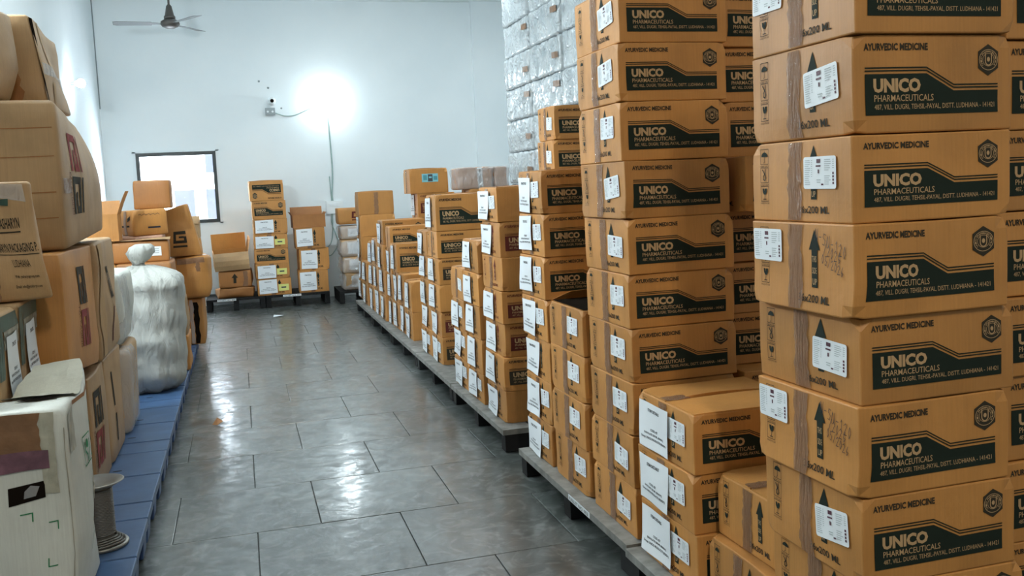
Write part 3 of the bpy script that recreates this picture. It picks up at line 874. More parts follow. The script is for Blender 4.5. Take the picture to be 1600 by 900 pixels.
# ------------------------------------------------------------------ pallets
def dark_pallet(x0, x1, y0, y1, zt, label, along='x', text=None, rail=True, ns=3, group='dark pallets'):
    """along: axis the stringers run"""
    t = thing('dark_pallet', label, 'pallet', ((x0+x1)/2, (y0+y1)/2, 0), group=group)
    cx, cy = (x0+x1)/2, (y0+y1)/2
    X0, X1, Y0, Y1 = x0-cx, x1-cx, y0-cy, y1-cy
    n = 6
    for i in range(n):
        if along == 'x':
            a = X0+(X1-X0)*i/n; b_ = X0+(X1-X0)*(i+0.93)/n
            if i == n-1: b_ = X1
            MB().box(a, b_, Y0, Y1, zt-0.028, zt).build('deck_board', RAIL if (i == 0 and rail) else DECK, t)
        else:
            a = Y0+(Y1-Y0)*i/n; b_ = Y0+(Y1-Y0)*(i+0.93)/n
            MB().box(X0, X1, a, b_, zt-0.028, zt).build('deck_board', BLACKP, t)
    for i in range(ns):
        f = i/(ns-1)
        if along == 'x':
            c = Y0+0.045+(Y1-Y0-0.09)*f
            MB().box(X0+0.012, X1-0.012, c-0.04, c+0.04, 0.004, zt-0.028).build('stringer', BLACKP, t)
        else:
            c = X0+0.03+(X1-X0-0.06)*f
            MB().box(c-0.03, c+0.03, Y0+0.012, Y1-0.012, 0.004, zt-0.028).build('stringer', BLACKP, t)
    if text:
        lab = MB()
        if along == 'x': lab.box(X0-0.0015, X0, Y0+0.36, Y0+0.60, zt-0.026, zt-0.003)
        else: lab.box(text[1]-cx, text[1]-cx+0.22, Y0-0.003, Y0, zt-0.028, zt-0.002)
        lo = lab.build('number_label', PAPER, t)
        v, f = text2d(text[0], 0.01)
        if along == 'x': q = [(X0-0.0025, Y0+0.585-0.21*a, zt-0.022+0.014*b_) for a, b_ in v]
        else: q = [(text[1]-cx+0.01+0.2*a, Y0-0.004, zt-0.023+0.016*b_) for a, b_ in v]
        MB().add(q, f).build('label_text', PTXT, lo)
    return t
ROWP = [4.62, 5.89, 7.16, 8.43, 9.70, 11.0]
for i in range(5):
    dark_pallet(1.235, 2.25, ROWP[i], ROWP[i+1]-0.02, 0.123, 'black pallet with grey edge, %s of five in the long right row' % ('nearest', 'second nearest', 'middle', 'second farthest', 'farthest')[i])
dark_pallet(1.215, 2.25, 2.955, 4.27, 0.123, 'black pallet with grey edge and white number label under tall stack', text=('PALLET NO. 003', 0))
dark_pallet(1.20, 2.25, 1.55, 2.93, 0.123, 'black pallet nearest the camera under the nearest tall stack')
dark_pallet(-0.46, 0.235, 11.9, 12.62, 0.155, 'black pallet against far wall under the opened torn boxes', 'y', ('PALLET NO. 007', -0.33), False, 3)
dark_pallet(0.245, 1.02, 11.9, 12.62, 0.155, 'black pallet against far wall under two brown carton stacks', 'y', ('PALLET NO. 006', 0.45), False, 3)
dark_pallet(1.13, 1.75, 11.75, 12.5, 0.155, 'black pallet in far corner under plastic-wrapped cartons', 'y', None, False, 3)

BP = [2.90, 3.98, 5.04, 6.10, 7.16, 8.20, 9.22]
for i in range(6):
    y0, y1 = BP[i], BP[i+1]-0.008
    t = thing('blue_pallet', 'blue plastic pallet along the left wall, %s' % ('nearest to the camera', 'second from the camera', 'third from the camera', 'fourth from the camera', 'fifth from the camera', 'farthest of the six')[i], 'pallet', (-0.98, y0, 0), group='blue pallets along the left wall')
    L = y1-y0; W = 0.54
    for k in range(5):
        a, b_ = L*k/5, L*(k+1)/5
        v, f = rbox(2*W, b_-a-0.0015, 0.035, 0.004, (1, 1, 1))
        d = MB().add(v+np.array([-W, a, 0.088+(0.0035 if k % 2 else 0.0)]), f).build('deck_board', BLUEP, t)
        if k in (1, 3):
            for xs in (-0.24, 0.02, 0.34):
                zt_ = 0.088+0.035+0.0035
                MB().add([(xs+0.022*math.cos(q*PI/6), (a+b_)/2+0.010*math.sin(q*PI/6), zt_+0.0006) for q in range(12)], [tuple(range(12))]).build('drain_slot_shade', SLOT, d)  # flat dark disc painted for the shade in a deck hole
    for k in range(4):
        c = 0.09+(L-0.18)*k/3
        for xs in (W-0.055, 0.0, -W+0.055):
            v, f = rbox(0.10, 0.13, 0.086, 0.008, (1, 1, 1))
            v = v-np.array([0.05, 0.065, 0]); v[:, :2] *= (0.86+0.14*v[:, 2:3]/0.086)
            MB().add(v+np.array([xs, c, 0.002]), f).build('block', BLUED, t)

# ------------------------------------------------------------------ stacks of printed cartons
rs = random.Random(11)
def ordinal(i, n):
    if i == n-1: return 'topmost'
    if i == 0: return 'bottom one'
    k = n-1-i
    return ('', 'second', 'third', 'fourth', 'fifth', 'sixth', 'seventh', 'eighth', 'ninth')[k]+' from top'
LOOK = {'green': 'green-printed brown carton', 'maroon': 'maroon-printed brown carton', 'plain': 'plain brown carton', 'black': 'black-printed brown carton',
        'green_flip': 'upside-down green-printed carton', 'tape': 'plain taped brown carton', 'logo': 'brown carton with red logo'}
def stack(where, x, y, zs, specs, w=CW, l=CL, group=None, jit=0.008, jr=0.012, rz=0.0, dx=None, dy=None, topflaps=True):
    n = len(zs)-1
    res = []
    for i in range(n):
        s = dict(specs[i % len(specs)])
        lk = LOOK[s.get('front', 'green')]
        if s.get('side') == 'paper': lk = 'paper-labelled '+lk.replace('brown carton', 'carton')
        lab = '%s, %s in %s' % (lk, ordinal(i, n), where) if n > 1 else '%s in %s' % (lk, where)
        h = zs[i+1]-zs[i]-0.0015
        o = carton(lab, (x+w/2+rs.uniform(-jit, jit)+(dx[i] if dx else 0), y+l/2+rs.uniform(-jit, jit)+(dy[i] if dy else 0), zs[i]),
                   rz+rs.uniform(-jr, jr), (w-0.006, l-0.008, h), seed=rs.randrange(5), group=group,
                   flaps=(i == n-1 and topflaps) or s.pop('flaps', False), paper_seed=rs.randrange(6), **s)
        res.append(o)
    return res
G = lambda **k: dict(front='green', side='icons', **k)
GP = lambda f='green', **k: dict(front=f, side='paper', **k)

# nearest pallet
N1Z = [0.1235, 0.30, 0.475, 0.677, 0.883, 1.075, 1.279, 1.468, 1.676, 1.872, 2.065]
stack('the nearest tall stack at right', 1.245, 1.70, N1Z,
      [G(sticker=None), G(sticker=None), G(sticker=0), G(sticker=1, note=True), G(sticker=2), G(sticker=1, note=True), G(sticker=4), G(sticker=0), G(sticker=1), G(sticker=0)],
      0.412, 0.41, 'cartons of the nearest tall stack', 0.006, 0.010, 0.0, [0.02, 0.035, 0.012, 0.0, 0.006, -0.012, -0.002, 0.004, 0.008, 0.0])
stack('the stack cut off by the right edge', 1.705, 1.79, N1Z, [G(sticker=3)], 0.412, 0.40, 'cartons at the right edge', 0.008, 0.015)
stack('the low stack between nearest stack and paper-labelled one', 1.255, 2.115, [0.1235, 0.325, 0.51], [G(sticker=None)], 0.40, 0.365, 'cartons of the low stack', 0.003, 0.008, 0.0, [0.025, 0.065])
stack('the three-high stack at the end of nearest pallet', 1.252, 2.50, [0.1235, 0.312, 0.497, 0.682], [GP(sticker=4)], 0.412, 0.41, 'cartons of the three-high stack', 0.004, 0.006)
# number-labelled pallet
CZ = [0.1235, 0.307, 0.495, 0.683, 0.876, 1.065, 1.258, 1.456, 1.657, 1.855, 2.05]
stack('the ten-high stack right of centre', 1.262, 2.975, CZ, [G(sticker=2), G(sticker=2), G(sticker=4), G(sticker=4), G(sticker=3), G(sticker=2), G(sticker=0), G(sticker=4), G(sticker=0), G(sticker=0)],
      0.41, 0.42, 'cartons of the ten-high stack', 0.007, 0.010)
stack('the dim stack behind the ten-high one', 1.712, 3.10, CZ[:9]+[1.855, 2.05], [G(sticker=None)], 0.41, 0.42, 'cartons of the dim stack', 0.01, 0.02, 0.0, [0]*10, [0, -0.02, -0.12, 0, 0, 0.03, -0.15, 0, 0, 0])
stack('the four-high stack left of the ten-high one', 1.262, 3.445, [0.1235, 0.318, 0.508, 0.70, 0.885], [G(sticker=3), G(sticker=4), G(sticker=4), dict(front='green', side='icons', sticker=4)], 0.41, 0.42, 'cartons of the four-high stack', 0.004, 0.008, 0.0, None, None, False)
stack('the seven-high stack left of the four-high one', 1.268, 3.905, [0.1235, 0.309, 0.503, 0.687, 0.877, 1.067, 1.257, 1.446], [GP('plain', sticker=3), GP('plain', sticker=3), GP('tape', sticker=None), GP('plain', sticker=3), GP(sticker=3), GP(sticker=3), GP(sticker=3)],
      0.41, 0.36, 'cartons of the seven-high stack', 0.006, 0.012)
# second column behind
stack('the stack seen over the seven-high one', 1.735, 5.06, [0.1235+0.1887*i for i in range(10)], [G(sticker=2)], 0.41, 0.30, 'cartons seen over the seven-high stack', 0.006, 0.012)

RG = 'cartons on the long right pallet row'
def row(where, x, y, zs, specs, l=0.36, **k):
    stack(where+' on the long row', x, y, zs, specs, 0.415, l, RG, 0.006, 0.014, **k)
row('the nearest stack', 1.29, 4.725, [0.1235, 0.297, 0.479, 0.659, 0.832, 1.01, 1.198, 1.381], [GP('plain', sticker=None), GP('black', sticker=None), GP('maroon', sticker=None), GP('maroon', sticker=None), dict(front='plain', side='icons_maroon', sticker=None), GP('maroon', sticker=None), GP('plain', sticker=3)], 0.40)
row('the second nearest stack', 1.285, 5.20, [0.1235, 0.30, 0.505, 0.698, 0.89, 1.077], [GP('plain', sticker=4), GP('plain', sticker=None), GP('plain', sticker=None), GP('plain', sticker=None), GP('plain', sticker=None)], 0.345)
row('the third nearest stack', 1.285, 5.575, [0.1235, 0.311, 0.502, 0.692, 0.885], [GP('plain', sticker=4), GP('plain', sticker=4), GP('plain', sticker=4), dict(front='plain', side='plain', sticker=2)])
row('the fourth nearest stack', 1.325, 6.51, [0.1235, 0.323, 0.507, 0.70, 0.891, 1.082, 1.335], [GP('black', sticker=4), GP('maroon', sticker=None), GP('plain', sticker=None), GP('black', sticker=None), dict(front='green', side='icons', sticker=None), GP('green', sticker=None)])
row('the fifth nearest stack', 1.325, 6.90, [0.1235, 0.321, 0.502, 0.70, 0.882, 1.068], [GP('plain', sticker=4), GP('plain', sticker=None), GP('plain', sticker=None), GP('black', sticker=None), GP('plain', sticker=None)])
row('the two-high stack mid way', 1.325, 7.685, [0.1235, 0.361, 0.612], [GP('plain', sticker=None)], 0.32)
row('the two-high stack next farther', 1.318, 8.02, [0.1235, 0.389, 0.648], [GP('plain', sticker=None)], 0.27)
row('the eighth nearest stack', 1.316, 8.31, [0.1235, 0.375, 0.646, 0.90], [GP('plain', sticker=None), GP('plain', sticker=None), GP('green', sticker=None)], 0.31)
row('the ninth nearest stack', 1.318, 8.64, [0.1235, 0.37, 0.61, 0.85, 1.045], [GP('plain', sticker=None), GP('plain', sticker=None), GP('plain', sticker=None), dict(front='green', side='plain', sticker=None)], 0.28)
row('the tenth nearest stack', 1.293, 8.95, [0.1235, 0.375, 0.627, 0.867, 1.096], [GP('plain', sticker=None), GP('plain', sticker=None), GP('green', sticker=None), GP('green', sticker=None)])
row('the eleventh nearest stack', 1.293, 9.34, [0.1235, 0.406, 0.643, 0.90], [GP('plain', sticker=None), GP('plain', sticker=None), GP('plain', sticker=None)], 0.38)
row('the twelfth nearest stack', 1.30, 9.76, [0.1235, 0.38, 0.61, 0.85], [GP('plain', sticker=None)], 0.40)
row('the second farthest stack', 1.30, 10.3, [0.1235, 0.37, 0.60], [GP('plain', sticker=None)], 0.42)
row('the farthest stack', 1.325, 10.93, [0.1235, 0.357, 0.59, 0.858, 1.11, 1.376], [GP('plain', sticker=None), GP('plain', sticker=None), GP('plain', sticker=None), GP('plain', sticker=None), dict(front='tape', side='plain', sticker=None, tape=False)], 0.34)
# stack with the pale blue sticker, standing in the second column
res = stack('the stack topped by a pale blue sticker', 1.728, 9.4, [0.1235, 0.32, 0.52, 0.715, 0.91, 1.09, 1.339, 1.583], [GP('plain', sticker=None), GP('plain', sticker=None), GP('plain', sticker=None), GP('plain', sticker=None), GP('plain', sticker=None), GP('maroon', sticker=None), dict(front='plain', side='plain', sticker=None)], 0.40, 0.36, 'cartons of the stack with pale blue sticker', 0.004, 0.01, 0.0, [0, 0, 0, 0, 0, 0.0, -0.06])
top = res[-1]
top['label'] = 'brown carton with a pale blue sticker, topmost of its stack'
sh = std_shape(SEED_OF[top.name])
mb = MB()
pr_rect(mb, sh, 'front', 0.13, 0.085, 0.305, 0.150, 0, 0.004); pr_rect(mb, sh, 'front', 0.195, 0.090, 0.245, 0.145, 1, 0.005)
pr_rect(mb, sh, 'front', 0.145, 0.10, 0.185, 0.14, 2, 0.005); pr_rect(mb, sh, 'front', 0.255, 0.10, 0.295, 0.13, 2, 0.005); pr_rect(mb, sh, 'front', 0.205, 0.115, 0.235, 0.128, 0, 0.006)
o = mb.build('blue_sticker', [CYAN, PTXT, plain('teal_print', (0.08, 0.33, 0.40), 0.5)], top); o['label'] = 'pale blue and black sticker'

# ------------------------------------------------------------------ stacks against the far wall (labelled end turned to the aisle)
def back_stack(where, x0, x1, y, zs, specs, group, jit=0.012, lean=0.0, lid=True):
    n = len(zs)-1; res = []
    for i in range(n):
        s = dict(specs[i]); front = s.pop('face', 'paper'); yel = s.pop('yellow', False)
        w = x1-x0; d = 0.36; h = zs[i+1]-zs[i]-0.0015
        cx = (x0+x1)/2+rs.uniform(-jit, jit)-lean*i; cy = y+d/2+rs.uniform(-jit, 0)
        if front == 'paper':
            lab = 'paper-labelled brown carton%s, %s in %s' % (' with yellow sticker' if yel else '', ordinal(i, n), where)
            o = carton(lab, (cx, cy, zs[i]), PI/2+rs.uniform(-0.03, 0.03), (d, w, h), rs.randrange(5), s.get('front', 'plain'), 'paper', None, lid and i == n-1, group, paper_seed=rs.randrange(6), tape=s.get('tape', True))
            if yel:
                s0 = std_shape(SEED_OF[o.name]); m2 = MB(); pr_rect(m2, s0, 'aisle', 0.62*CL, 0.045, 0.92*CL, 0.12, 0, 0.005); m2.build('yellow_sticker', YELLOW, o)
                m2 = MB(); pr_rect(m2, s0, 'aisle', 0.70*CL, 0.075, 0.84*CL, 0.092, 0, 0.006); m2.build('sticker_text', PTXT, o.children[-1])
        else:
            lab = '%s, %s in %s' % (LOOK[front], ordinal(i, n), where)
            o = carton(lab, (cx, cy, zs[i]), rs.uniform(-0.03, 0.03), (w, d, h), rs.randrange(5), front, 'plain', None, i == n-1, group, tape=False)
        res.append(o)
    return res
back_stack('the seven-high stack by far wall', 0.15, 0.555, 11.95, [0.1555, 0.362, 0.55, 0.735, 0.912, 1.10, 1.325, 1.568],
           [dict(yellow=True), dict(yellow=True), dict(face='green'), dict(yellow=True), dict(), dict(face='green'), dict(face='green_flip')], 'cartons of the far seven-high stack', 0.012, 0.002)
back_stack('the four-high stack by far wall', 0.665, 1.03, 11.95, [0.1555, 0.43, 0.705, 0.965], [dict(), dict(), dict()], 'cartons of the far four-high stack', 0.012, 0.005, False)

def open_box(label, loc, w, l, h, rz, flaps, kraft=KRAFT, rot=None, inner=KRAFT2):
    """opened carton: bottom, four walls and flaps given as (side, length, angle from upright outward)"""
    t = thing('open_carton', label, 'box', loc, rz, rot=rot)
    k = 0.005
    mb = MB()
    mb.box(-w/2, w/2, -l/2, l/2, 0, k)
    mb.box(-w/2, w/2, -l/2, -l/2+k, k, h); mb.box(-w/2, w/2, l/2-k, l/2, k, h)
    mb.box(-w/2, -w/2+k, -l/2+k, l/2-k, k, h); mb.box(w/2-k, w/2, -l/2+k, l/2-k, k, h)
    mb.build('box_body', kraft, t)
    for side, L, ang in flaps:
        a = math.radians(ang); f = MB()
        wid = w if side in 'fb' else l
        nseg = 4
        pts = []
        for j in range(nseg+1):
            d = L*j/nseg; aa = a*(0.85+0.25*j/nseg)
            pts.append((d*math.sin(aa), d*math.cos(aa)))
        vs_ = []
        for o_, z in pts:
            for s_ in (-1, 1):
                e = wid/2*s_*(1-0.01*o_)
                for th in (0, 0.004):
                    if side == 'f': vs_.append((e, -l/2-o_-th*0.7, h+z+th*0.7))
                    if side == 'b': vs_.append((e, l/2+o_+th*0.7, h+z+th*0.7))
                    if side == 'l': vs_.append((-w/2-o_-th*0.7, e, h+z+th*0.7))
                    if side == 'r': vs_.append((w/2+o_+th*0.7, e, h+z+th*0.7))
        fs = []
        for j in range(nseg):
            q = 4*j
            fs += [(q, q+4, q+6, q+2), (q+1, q+3, q+7, q+5), (q, q+1, q+5, q+4), (q+2, q+6, q+7, q+3)]
        fs += [(0, 2, 3, 1), (4*nseg, 4*nseg+1, 4*nseg+3, 4*nseg+2)]
        f.add(vs_, fs); f.build('flap', inner if ang > 60 else kraft, t)
    return t
open_box('brown open-topped carton, topmost in the four-high stack by far wall', (0.825, 12.14, 0.966), 0.40, 0.36, 0.155, 0.02, (('b', 0.10, 12), ('l', 0.05, 30), ('r', 0.03, 20)), KRAFT3)
o = open_box('open torn carton with pale flap folded down, by the window', (-0.14, 12.18, 0.525), 0.41, 0.34, 0.20, 0.05, (('f', 0.215, 150), ('b', 0.20, -6), ('r', 0.16, 12)), KRAFT, rot=(0.10, -0.03, 0.06))

def big_box(name, label, x0, x1, y0, y1, z0, z1, seed=0, amp=0.006, bulge=0.015, kraft=KRAFT2, rz=0.0, warp=None, deco=None, r=0.012, n=(7, 7, 6), cat='box', rot=None, smooth=True, group=None, freq=7.0):
    sh = Shape(x1-x0, y1-y0, z1-z0, seed, amp, bulge, r, n, warp, freq)
    t = thing(name, label, cat, ((x0+x1)/2, (y0+y1)/2, z0), rz, group, rot)
    v, f = sh.body()
    MB().add(v, f).build('box_body', kraft, t, smooth)
    if deco: deco(sh, t)
    return t, sh
def part(name, mats, parent, fn, smooth=False):
    mb = MB(); fn(mb); return mb.build(name, mats, parent, smooth)

# torn cartons under the opened one
def deco_torn(sh, t):
    def f(mb):
        w, h = sh.w, sh.h; ax = 0.42*w
        pr_poly(mb, sh, 'front', [(ax, 0.85*h), (ax-0.035, 0.60*h), (ax-0.016, 0.60*h), (ax-0.016, 0.28*h), (ax+0.016, 0.28*h), (ax+0.016, 0.60*h), (ax+0.035, 0.60*h)], 0, 0.002)
    part('arrow_print', INKK, t, f)
    part('tape', TAPE, t, lambda mb: pr_wavy_strip(mb, sh, 'front', 0.70*sh.w, 0.86*sh.w, 0.01, sh.h-0.01, 0, 0.003, 4))
big_box('crushed_carton', 'crushed brown carton with black arrow under the open torn one', -0.30, 0.085, 11.97, 12.33, 0.28, 0.490, 3, 0.006, 0.010, KRAFT3, 0.04, None, deco_torn)
big_box('crushed_carton', 'flattened brown carton at the bottom under the crushed arrow carton', -0.33, 0.10, 11.98, 12.36, 0.1555, 0.268, 5, 0.012, 0.012, KRAFT3)

# plastic-wrapped cartons in the far corner
for i, (za, zb) in enumerate(((0.1555, 0.365), (0.366, 0.57), (0.571, 0.79), (0.791, 0.965))):
    def deco(sh, t, i=i):
        def f(mb): pr_rect(mb, sh, 'front', 0.18*sh.w, 0.04, 0.18*sh.w+0.17, sh.h-0.035, 0, 0.006)
        lab = part('paper_label', PAPER, t, f)
        def g(mb):
            for tx, v0, v1 in (('CODE: 457', 0.36, 0.42), ('Group: UNICO PRODUCTS', 0.26, 0.31)):
                pr_text(mb, sh, 'front', tx, 0.18*sh.w+0.03, 0.04+v0*(sh.h-0.075), 0.18*sh.w+0.14, 0.04+v1*(sh.h-0.075), 0, 0.007)
        part('label_text', PTXT, lab, g)
        part('label_heading', PTXT, lab, lambda mb: pr_text(mb, sh, 'front', 'ITEM DETAILS', 0.18*sh.w+0.03, 0.04+0.78*(sh.h-0.075), 0.18*sh.w+0.14, 0.04+0.84*(sh.h-0.075), 0, 0.007))
        v, f2 = rbox(sh.w+0.03, sh.l+0.03, sh.h-0.004, 0.03, (8, 8, 5))
        s2 = Shape(sh.w+0.03, sh.l+0.03, sh.h-0.004, 40+i, 0.006, 0.012, freq=22)
        MB().add(s2.D(v), f2).build('plastic_film', CLEAR, t, True)
    big_box('wrapped_carton', 'carton wrapped in clear plastic, %s of four in the far corner' % ('bottom', 'second from bottom', 'third from bottom', 'topmost')[i], 1.205, 1.62, 11.85, 12.25, za, zb, i, 0.005, 0.008, KRAFT2, 0.0, None, deco, group='wrapped cartons in the far corner')
def deco_l(sh, t):
    part('logo_print', INKM, t, lambda mb: logo_g(mb, sh, 'front', 0.17, 0.045, 0.12, 0.11, 0))
big_box('carton', 'brown carton with red square logo on the wrapped corner cartons', 1.185, 1.60, 11.88, 12.24, 0.98, 1.185, 8, 0.003, 0.006, KRAFT, 0.01, None, deco_l)

# ------------------------------------------------------------------ shrink-wrapped packs, far right
def wrap_pack_mesh(seed):
    s2 = Shape(0.55, 0.84, 0.312, seed, 0.003, 0.006, 0.02, freq=16)
    v, f = rbox(0.55, 0.84, 0.312, 0.02, (4, 44, 22))
    rsx = np.random.RandomState(seed)
    P = s2.D(v)
    cen = [(0.0, 0.16), (0.42, 0.16), (-0.42, 0.10), (0.2, 0.3)]
    m = v[:, 0] < 0.021
    for cy_, cz_ in cen:
        a = np.arctan2(v[:, 2]-cz_, (v[:, 1]-0.42)-cy_); d = np.hypot(v[:, 2]-cz_, (v[:, 1]-0.42)-cy_)
        P[:, 0] += np.where(m, 0.007*np.abs(np.sin(a*(5+rsx.randint(4))+rsx.rand()*6))*np.exp(-d*5)*np.clip(d*12, 0, 1), 0)
    return MB().add(P, f).mesh('wrapped_pack', WRAP, True)
packs = [wrap_pack_mesh(s) for s in (1, 2, 3)]
def pack_tape(seed):
    r_ = random.Random(seed); mb = MB()
    for y0, y1, z in ((-0.415, -0.25, 0.14),):
        z += r_.uniform(-0.05, 0.05)
        mb.add([(-0.283, y0, z), (-0.286, (y0+y1)/2, z), (-0.283, y1, z+0.01), (-0.283, y1, z+0.06), (-0.286, (y0+y1)/2, z+0.055), (-0.283, y0, z+0.05)], [(0, 1, 4, 5), (1, 2, 3, 4)])
    return mb.mesh('tape', TAPEB)
ptapes = [pack_tape(s) for s in (1, 2, 3)]
PX, colsY = 2.72, [8.58, 7.70, 6.82, 5.94]
for c, y in enumerate(colsY):
    for k in range(10):
        z = 0.126+0.3165*k
        t = thing('wrapped_pack', 'white shrink-wrapped pack, %s layer up in %s column of wrapped packs' % (('bottom', 'second', 'third', 'fourth', 'fifth', 'sixth', 'seventh', 'eighth', 'ninth', 'top')[k], ('farthest', 'second farthest', 'second nearest', 'nearest')[c]), 'pack',
                  (PX+0.275+rs.uniform(-0.012, 0.012), y+0.42+rs.uniform(-0.003, 0.003), z), rs.uniform(-0.004, 0.004), 'shrink-wrapped packs')
        q = rs.randrange(3)
        link('pack_body', packs[q], t); link('tape', ptapes[q], t)
for c in (0, 1):
    dark_pallet(2.66, 3.35, 5.9+1.76*c, 7.65+1.76*c, 0.123, 'black pallet under the %s wrapped white packs' % ('nearer', 'farther')[c])

# two plastic-wrapped bundles standing high in the second column
stack('the column beneath the wrapped bundles', 2.08, 8.58, [0.1235+0.2055*i for i in range(7)], [dict(front='plain', side='plain', sticker=None)], 0.40, 0.36, 'cartons under the wrapped bundles', 0.003, 0.006)
for i, (xa, xb) in enumerate(((1.985, 2.32), (2.342, 2.475))):
    def deco(sh, t, i=i):
        if i == 0:
            part('white_tape', PAPER, t, lambda mb: pr_rect(mb, sh, 'front', 0.57*sh.w, 0.004, 0.72*sh.w, sh.h-0.004, 0, 0.005, 1, 4))
            def g(mb):
                pr_poly(mb, sh, 'front', [(0.645*sh.w, 0.185), (0.60*sh.w, 0.170), (0.645*sh.w, 0.155), (0.69*sh.w, 0.170)], 0, 0.006)
                pr_rect(mb, sh, 'front', 0.605*sh.w, 0.05, 0.625*sh.w, 0.145, 0, 0.006); pr_rect(mb, sh, 'front', 0.655*sh.w, 0.06, 0.675*sh.w, 0.14, 0, 0.006)
                pr_poly(mb, sh, 'front', [(0.645*sh.w, 0.035), (0.60*sh.w, 0.02), (0.645*sh.w, 0.005), (0.69*sh.w, 0.02)], 0, 0.006)
            part('tape_print', PTXT, t, g)
        v, f2 = rbox(sh.w+0.012, sh.l+0.02, sh.h+0.004, 0.02, (9, 7, 6))
        s2 = Shape(sh.w+0.012, sh.l+0.02, sh.h+0.004, 60+i, 0.004, 0.006, freq=26)
        MB().add(s2.D(v), f2).build('plastic_film', CLEAR, t, True)
    big_box('wrapped_bundle', ('wide brown bundle in clear plastic with a white printed tape', 'narrow brown bundle in clear plastic beside the white-taped bundle')[i], xa, xb, 8.60, 8.92, 1.358, 1.562, i+20, 0.003, 0.004, KRAFT3, 0.0, None, deco)

# the open-looking top of the four-high stack: two flaps standing up
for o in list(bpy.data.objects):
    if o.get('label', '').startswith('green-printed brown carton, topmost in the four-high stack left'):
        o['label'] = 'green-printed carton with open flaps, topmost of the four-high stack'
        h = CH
        MB().add([(-0.195, -0.195, h+0.0035), (0.195, -0.195, h+0.0035), (0.195, 0.195, h+0.0035), (-0.195, 0.195, h+0.0035)], [(0, 1, 2, 3)]).build('inside_shade', BLACK_SHADE, o)  # body is closed; flat black sheet paints the shade inside
        def flap(p, d):
            q = [(a+d[0], b+d[1], c+d[2]) for a, b, c in p]
            MB().add(p+q, [(0, 1, 2, 3), (7, 6, 5, 4), (0, 4, 5, 1), (1, 5, 6, 2), (2, 6, 7, 3), (3, 7, 4, 0)]).build('top_flap', KRAFT, o)
        flap([(-0.20, 0.205, h), (0.20, 0.205, h), (0.18, 0.15, h+0.055), (-0.12, 0.16, h+0.04)], (0, 0.004, 0))
        flap([(-0.08, -0.205, h), (0.20, -0.205, h), (0.20, -0.15, h+0.11), (-0.02, -0.13, h+0.10)], (0, 0.004, 0))
        flap([(0.203, -0.2, h), (0.203, 0.2, h), (0.22, 0.17, h+0.13), (0.22, -0.18, h+0.13)], (-0.004, 0, 0))

# ------------------------------------------------------------------ left side: big worn boxes on the blue pallets
def logo_pair(sh, t, a0, b0, size, face='right', bar=True, order=('k', 'm')):
    """two square spiral logos one above the other with lettering alongside, print turned a quarter"""
    for i, c in enumerate(order):
        part('logo_print', INKK if c == 'k' else INKR, t, lambda mb: logo_g(mb, sh, face, a0, b0+i*size*1.15, size*1.2, size, 0, 0.003, True, True))
    def f(mb): pr_text(mb, sh, face, 'PACKAGING', a0-size*0.34, b0, a0-size*0.12, b0+size*1.1, 0, 0.003, 0.0, rot90=True)
    part('logo_lettering', INKM, t, f)
def warp_big(o, u):
    o = o.copy()
    o[:, 0] += 0.02*np.sin(PI*u[:, 2])*u[:, 0]*np.clip(u[:, 1]*1.6, 0, 1) - 0.07*(u[:, 2]**3)*u[:, 0]*u[:, 1]
    o[:, 2] += -0.05*u[:, 1]*u[:, 2] + 0.04*u[:, 1]*(1-u[:, 2])
    return o
def deco_big(sh, t):
    logo_pair(sh, t, 0.20, 0.13, 0.16)
    part('tape', TAPE, t, lambda mb: pr_wavy_strip(mb, sh, 'right', 0.02, 0.16, 0.22, 0.28, 0, 0.003, 2, 4, 0.004))
    def creases(mb):
        for z in (0.12, 0.22, 0.36, 0.47):
            pr_rect(mb, sh, 'front', 0.01, z, sh.w-0.02, z+0.004, 0, 0.0015, 6, 1, 0.01)
    part('crease', KRAFT3, t, creases)
big_box('large_carton', 'large bulging worn carton with black and red logos, upper left', -1.32, -0.65, 4.0, 5.0, 1.222, 1.805, 1, 0.004, 0.012, KRAFT2, 0, warp_big, deco_big, 0.018, (9, 12, 9))
def deco_tall(sh, t):
    part('tape', CLEAR, t, lambda mb: (pr_wavy_strip(mb, sh, 'right', 0.0, sh.l-0.01, 0.135, 0.185, 0, 0.003, 8, 3, 0.002)))
    part('seam_tape', KRAFTP, t, lambda mb: pr_rect(mb, sh, 'right', 0.24*sh.l, 0.01, 0.31*sh.l, sh.h-0.01, 0, 0.0018, 1, 4))
    part('gap_shade', BLACK_SHADE, t, lambda mb: pr_poly(mb, sh, 'right', [(0.0, 0.0), (0.012, 0.0), (0.05, sh.h-0.01), (0.0, sh.h-0.01)], 0, 0.003))  # black wedge on the whole face, painted shade of a gap
    part('hollow_shade', KRAFT3, t, lambda mb: pr_wavy_strip(mb, sh, 'front', 0.03, 0.76*sh.w, 0.01, sh.h-0.02, 0, 0.006, 3, 7, 0.02))  # darker sheet on the closed near face paints its shaded hollow
def warp_tall(o, u):
    o = o.copy(); o[:, 0] += 0.05*(1-u[:, 2]) - 0.03; o[:, 1] += -0.02*u[:, 2]; o[:, 2] -= 0.03*u[:, 1]*u[:, 2]
    return o
big_box('large_carton', 'tall carton with clear tape band on top of the largest logo box', -1.13, -0.755, 4.38, 4.93, 1.815, 2.195, 2, 0.006, 0.008, KRAFT2, 0, warp_tall, deco_tall, 0.012)
def deco_tl(sh, t):
    part('tape', TAPE, t, lambda mb: pr_wavy_strip(mb, sh, 'front', sh.w-0.20, sh.w-0.01, 0.12, 0.17, 0, 0.003, 5, 4, 0.008))
    part('crumpled_film', CLEAR, t, lambda mb: pr_wavy_strip(mb, sh, 'front', sh.w-0.14, sh.w-0.09, 0.01, sh.h-0.02, 0, 0.004, 6, 6, 0.012))
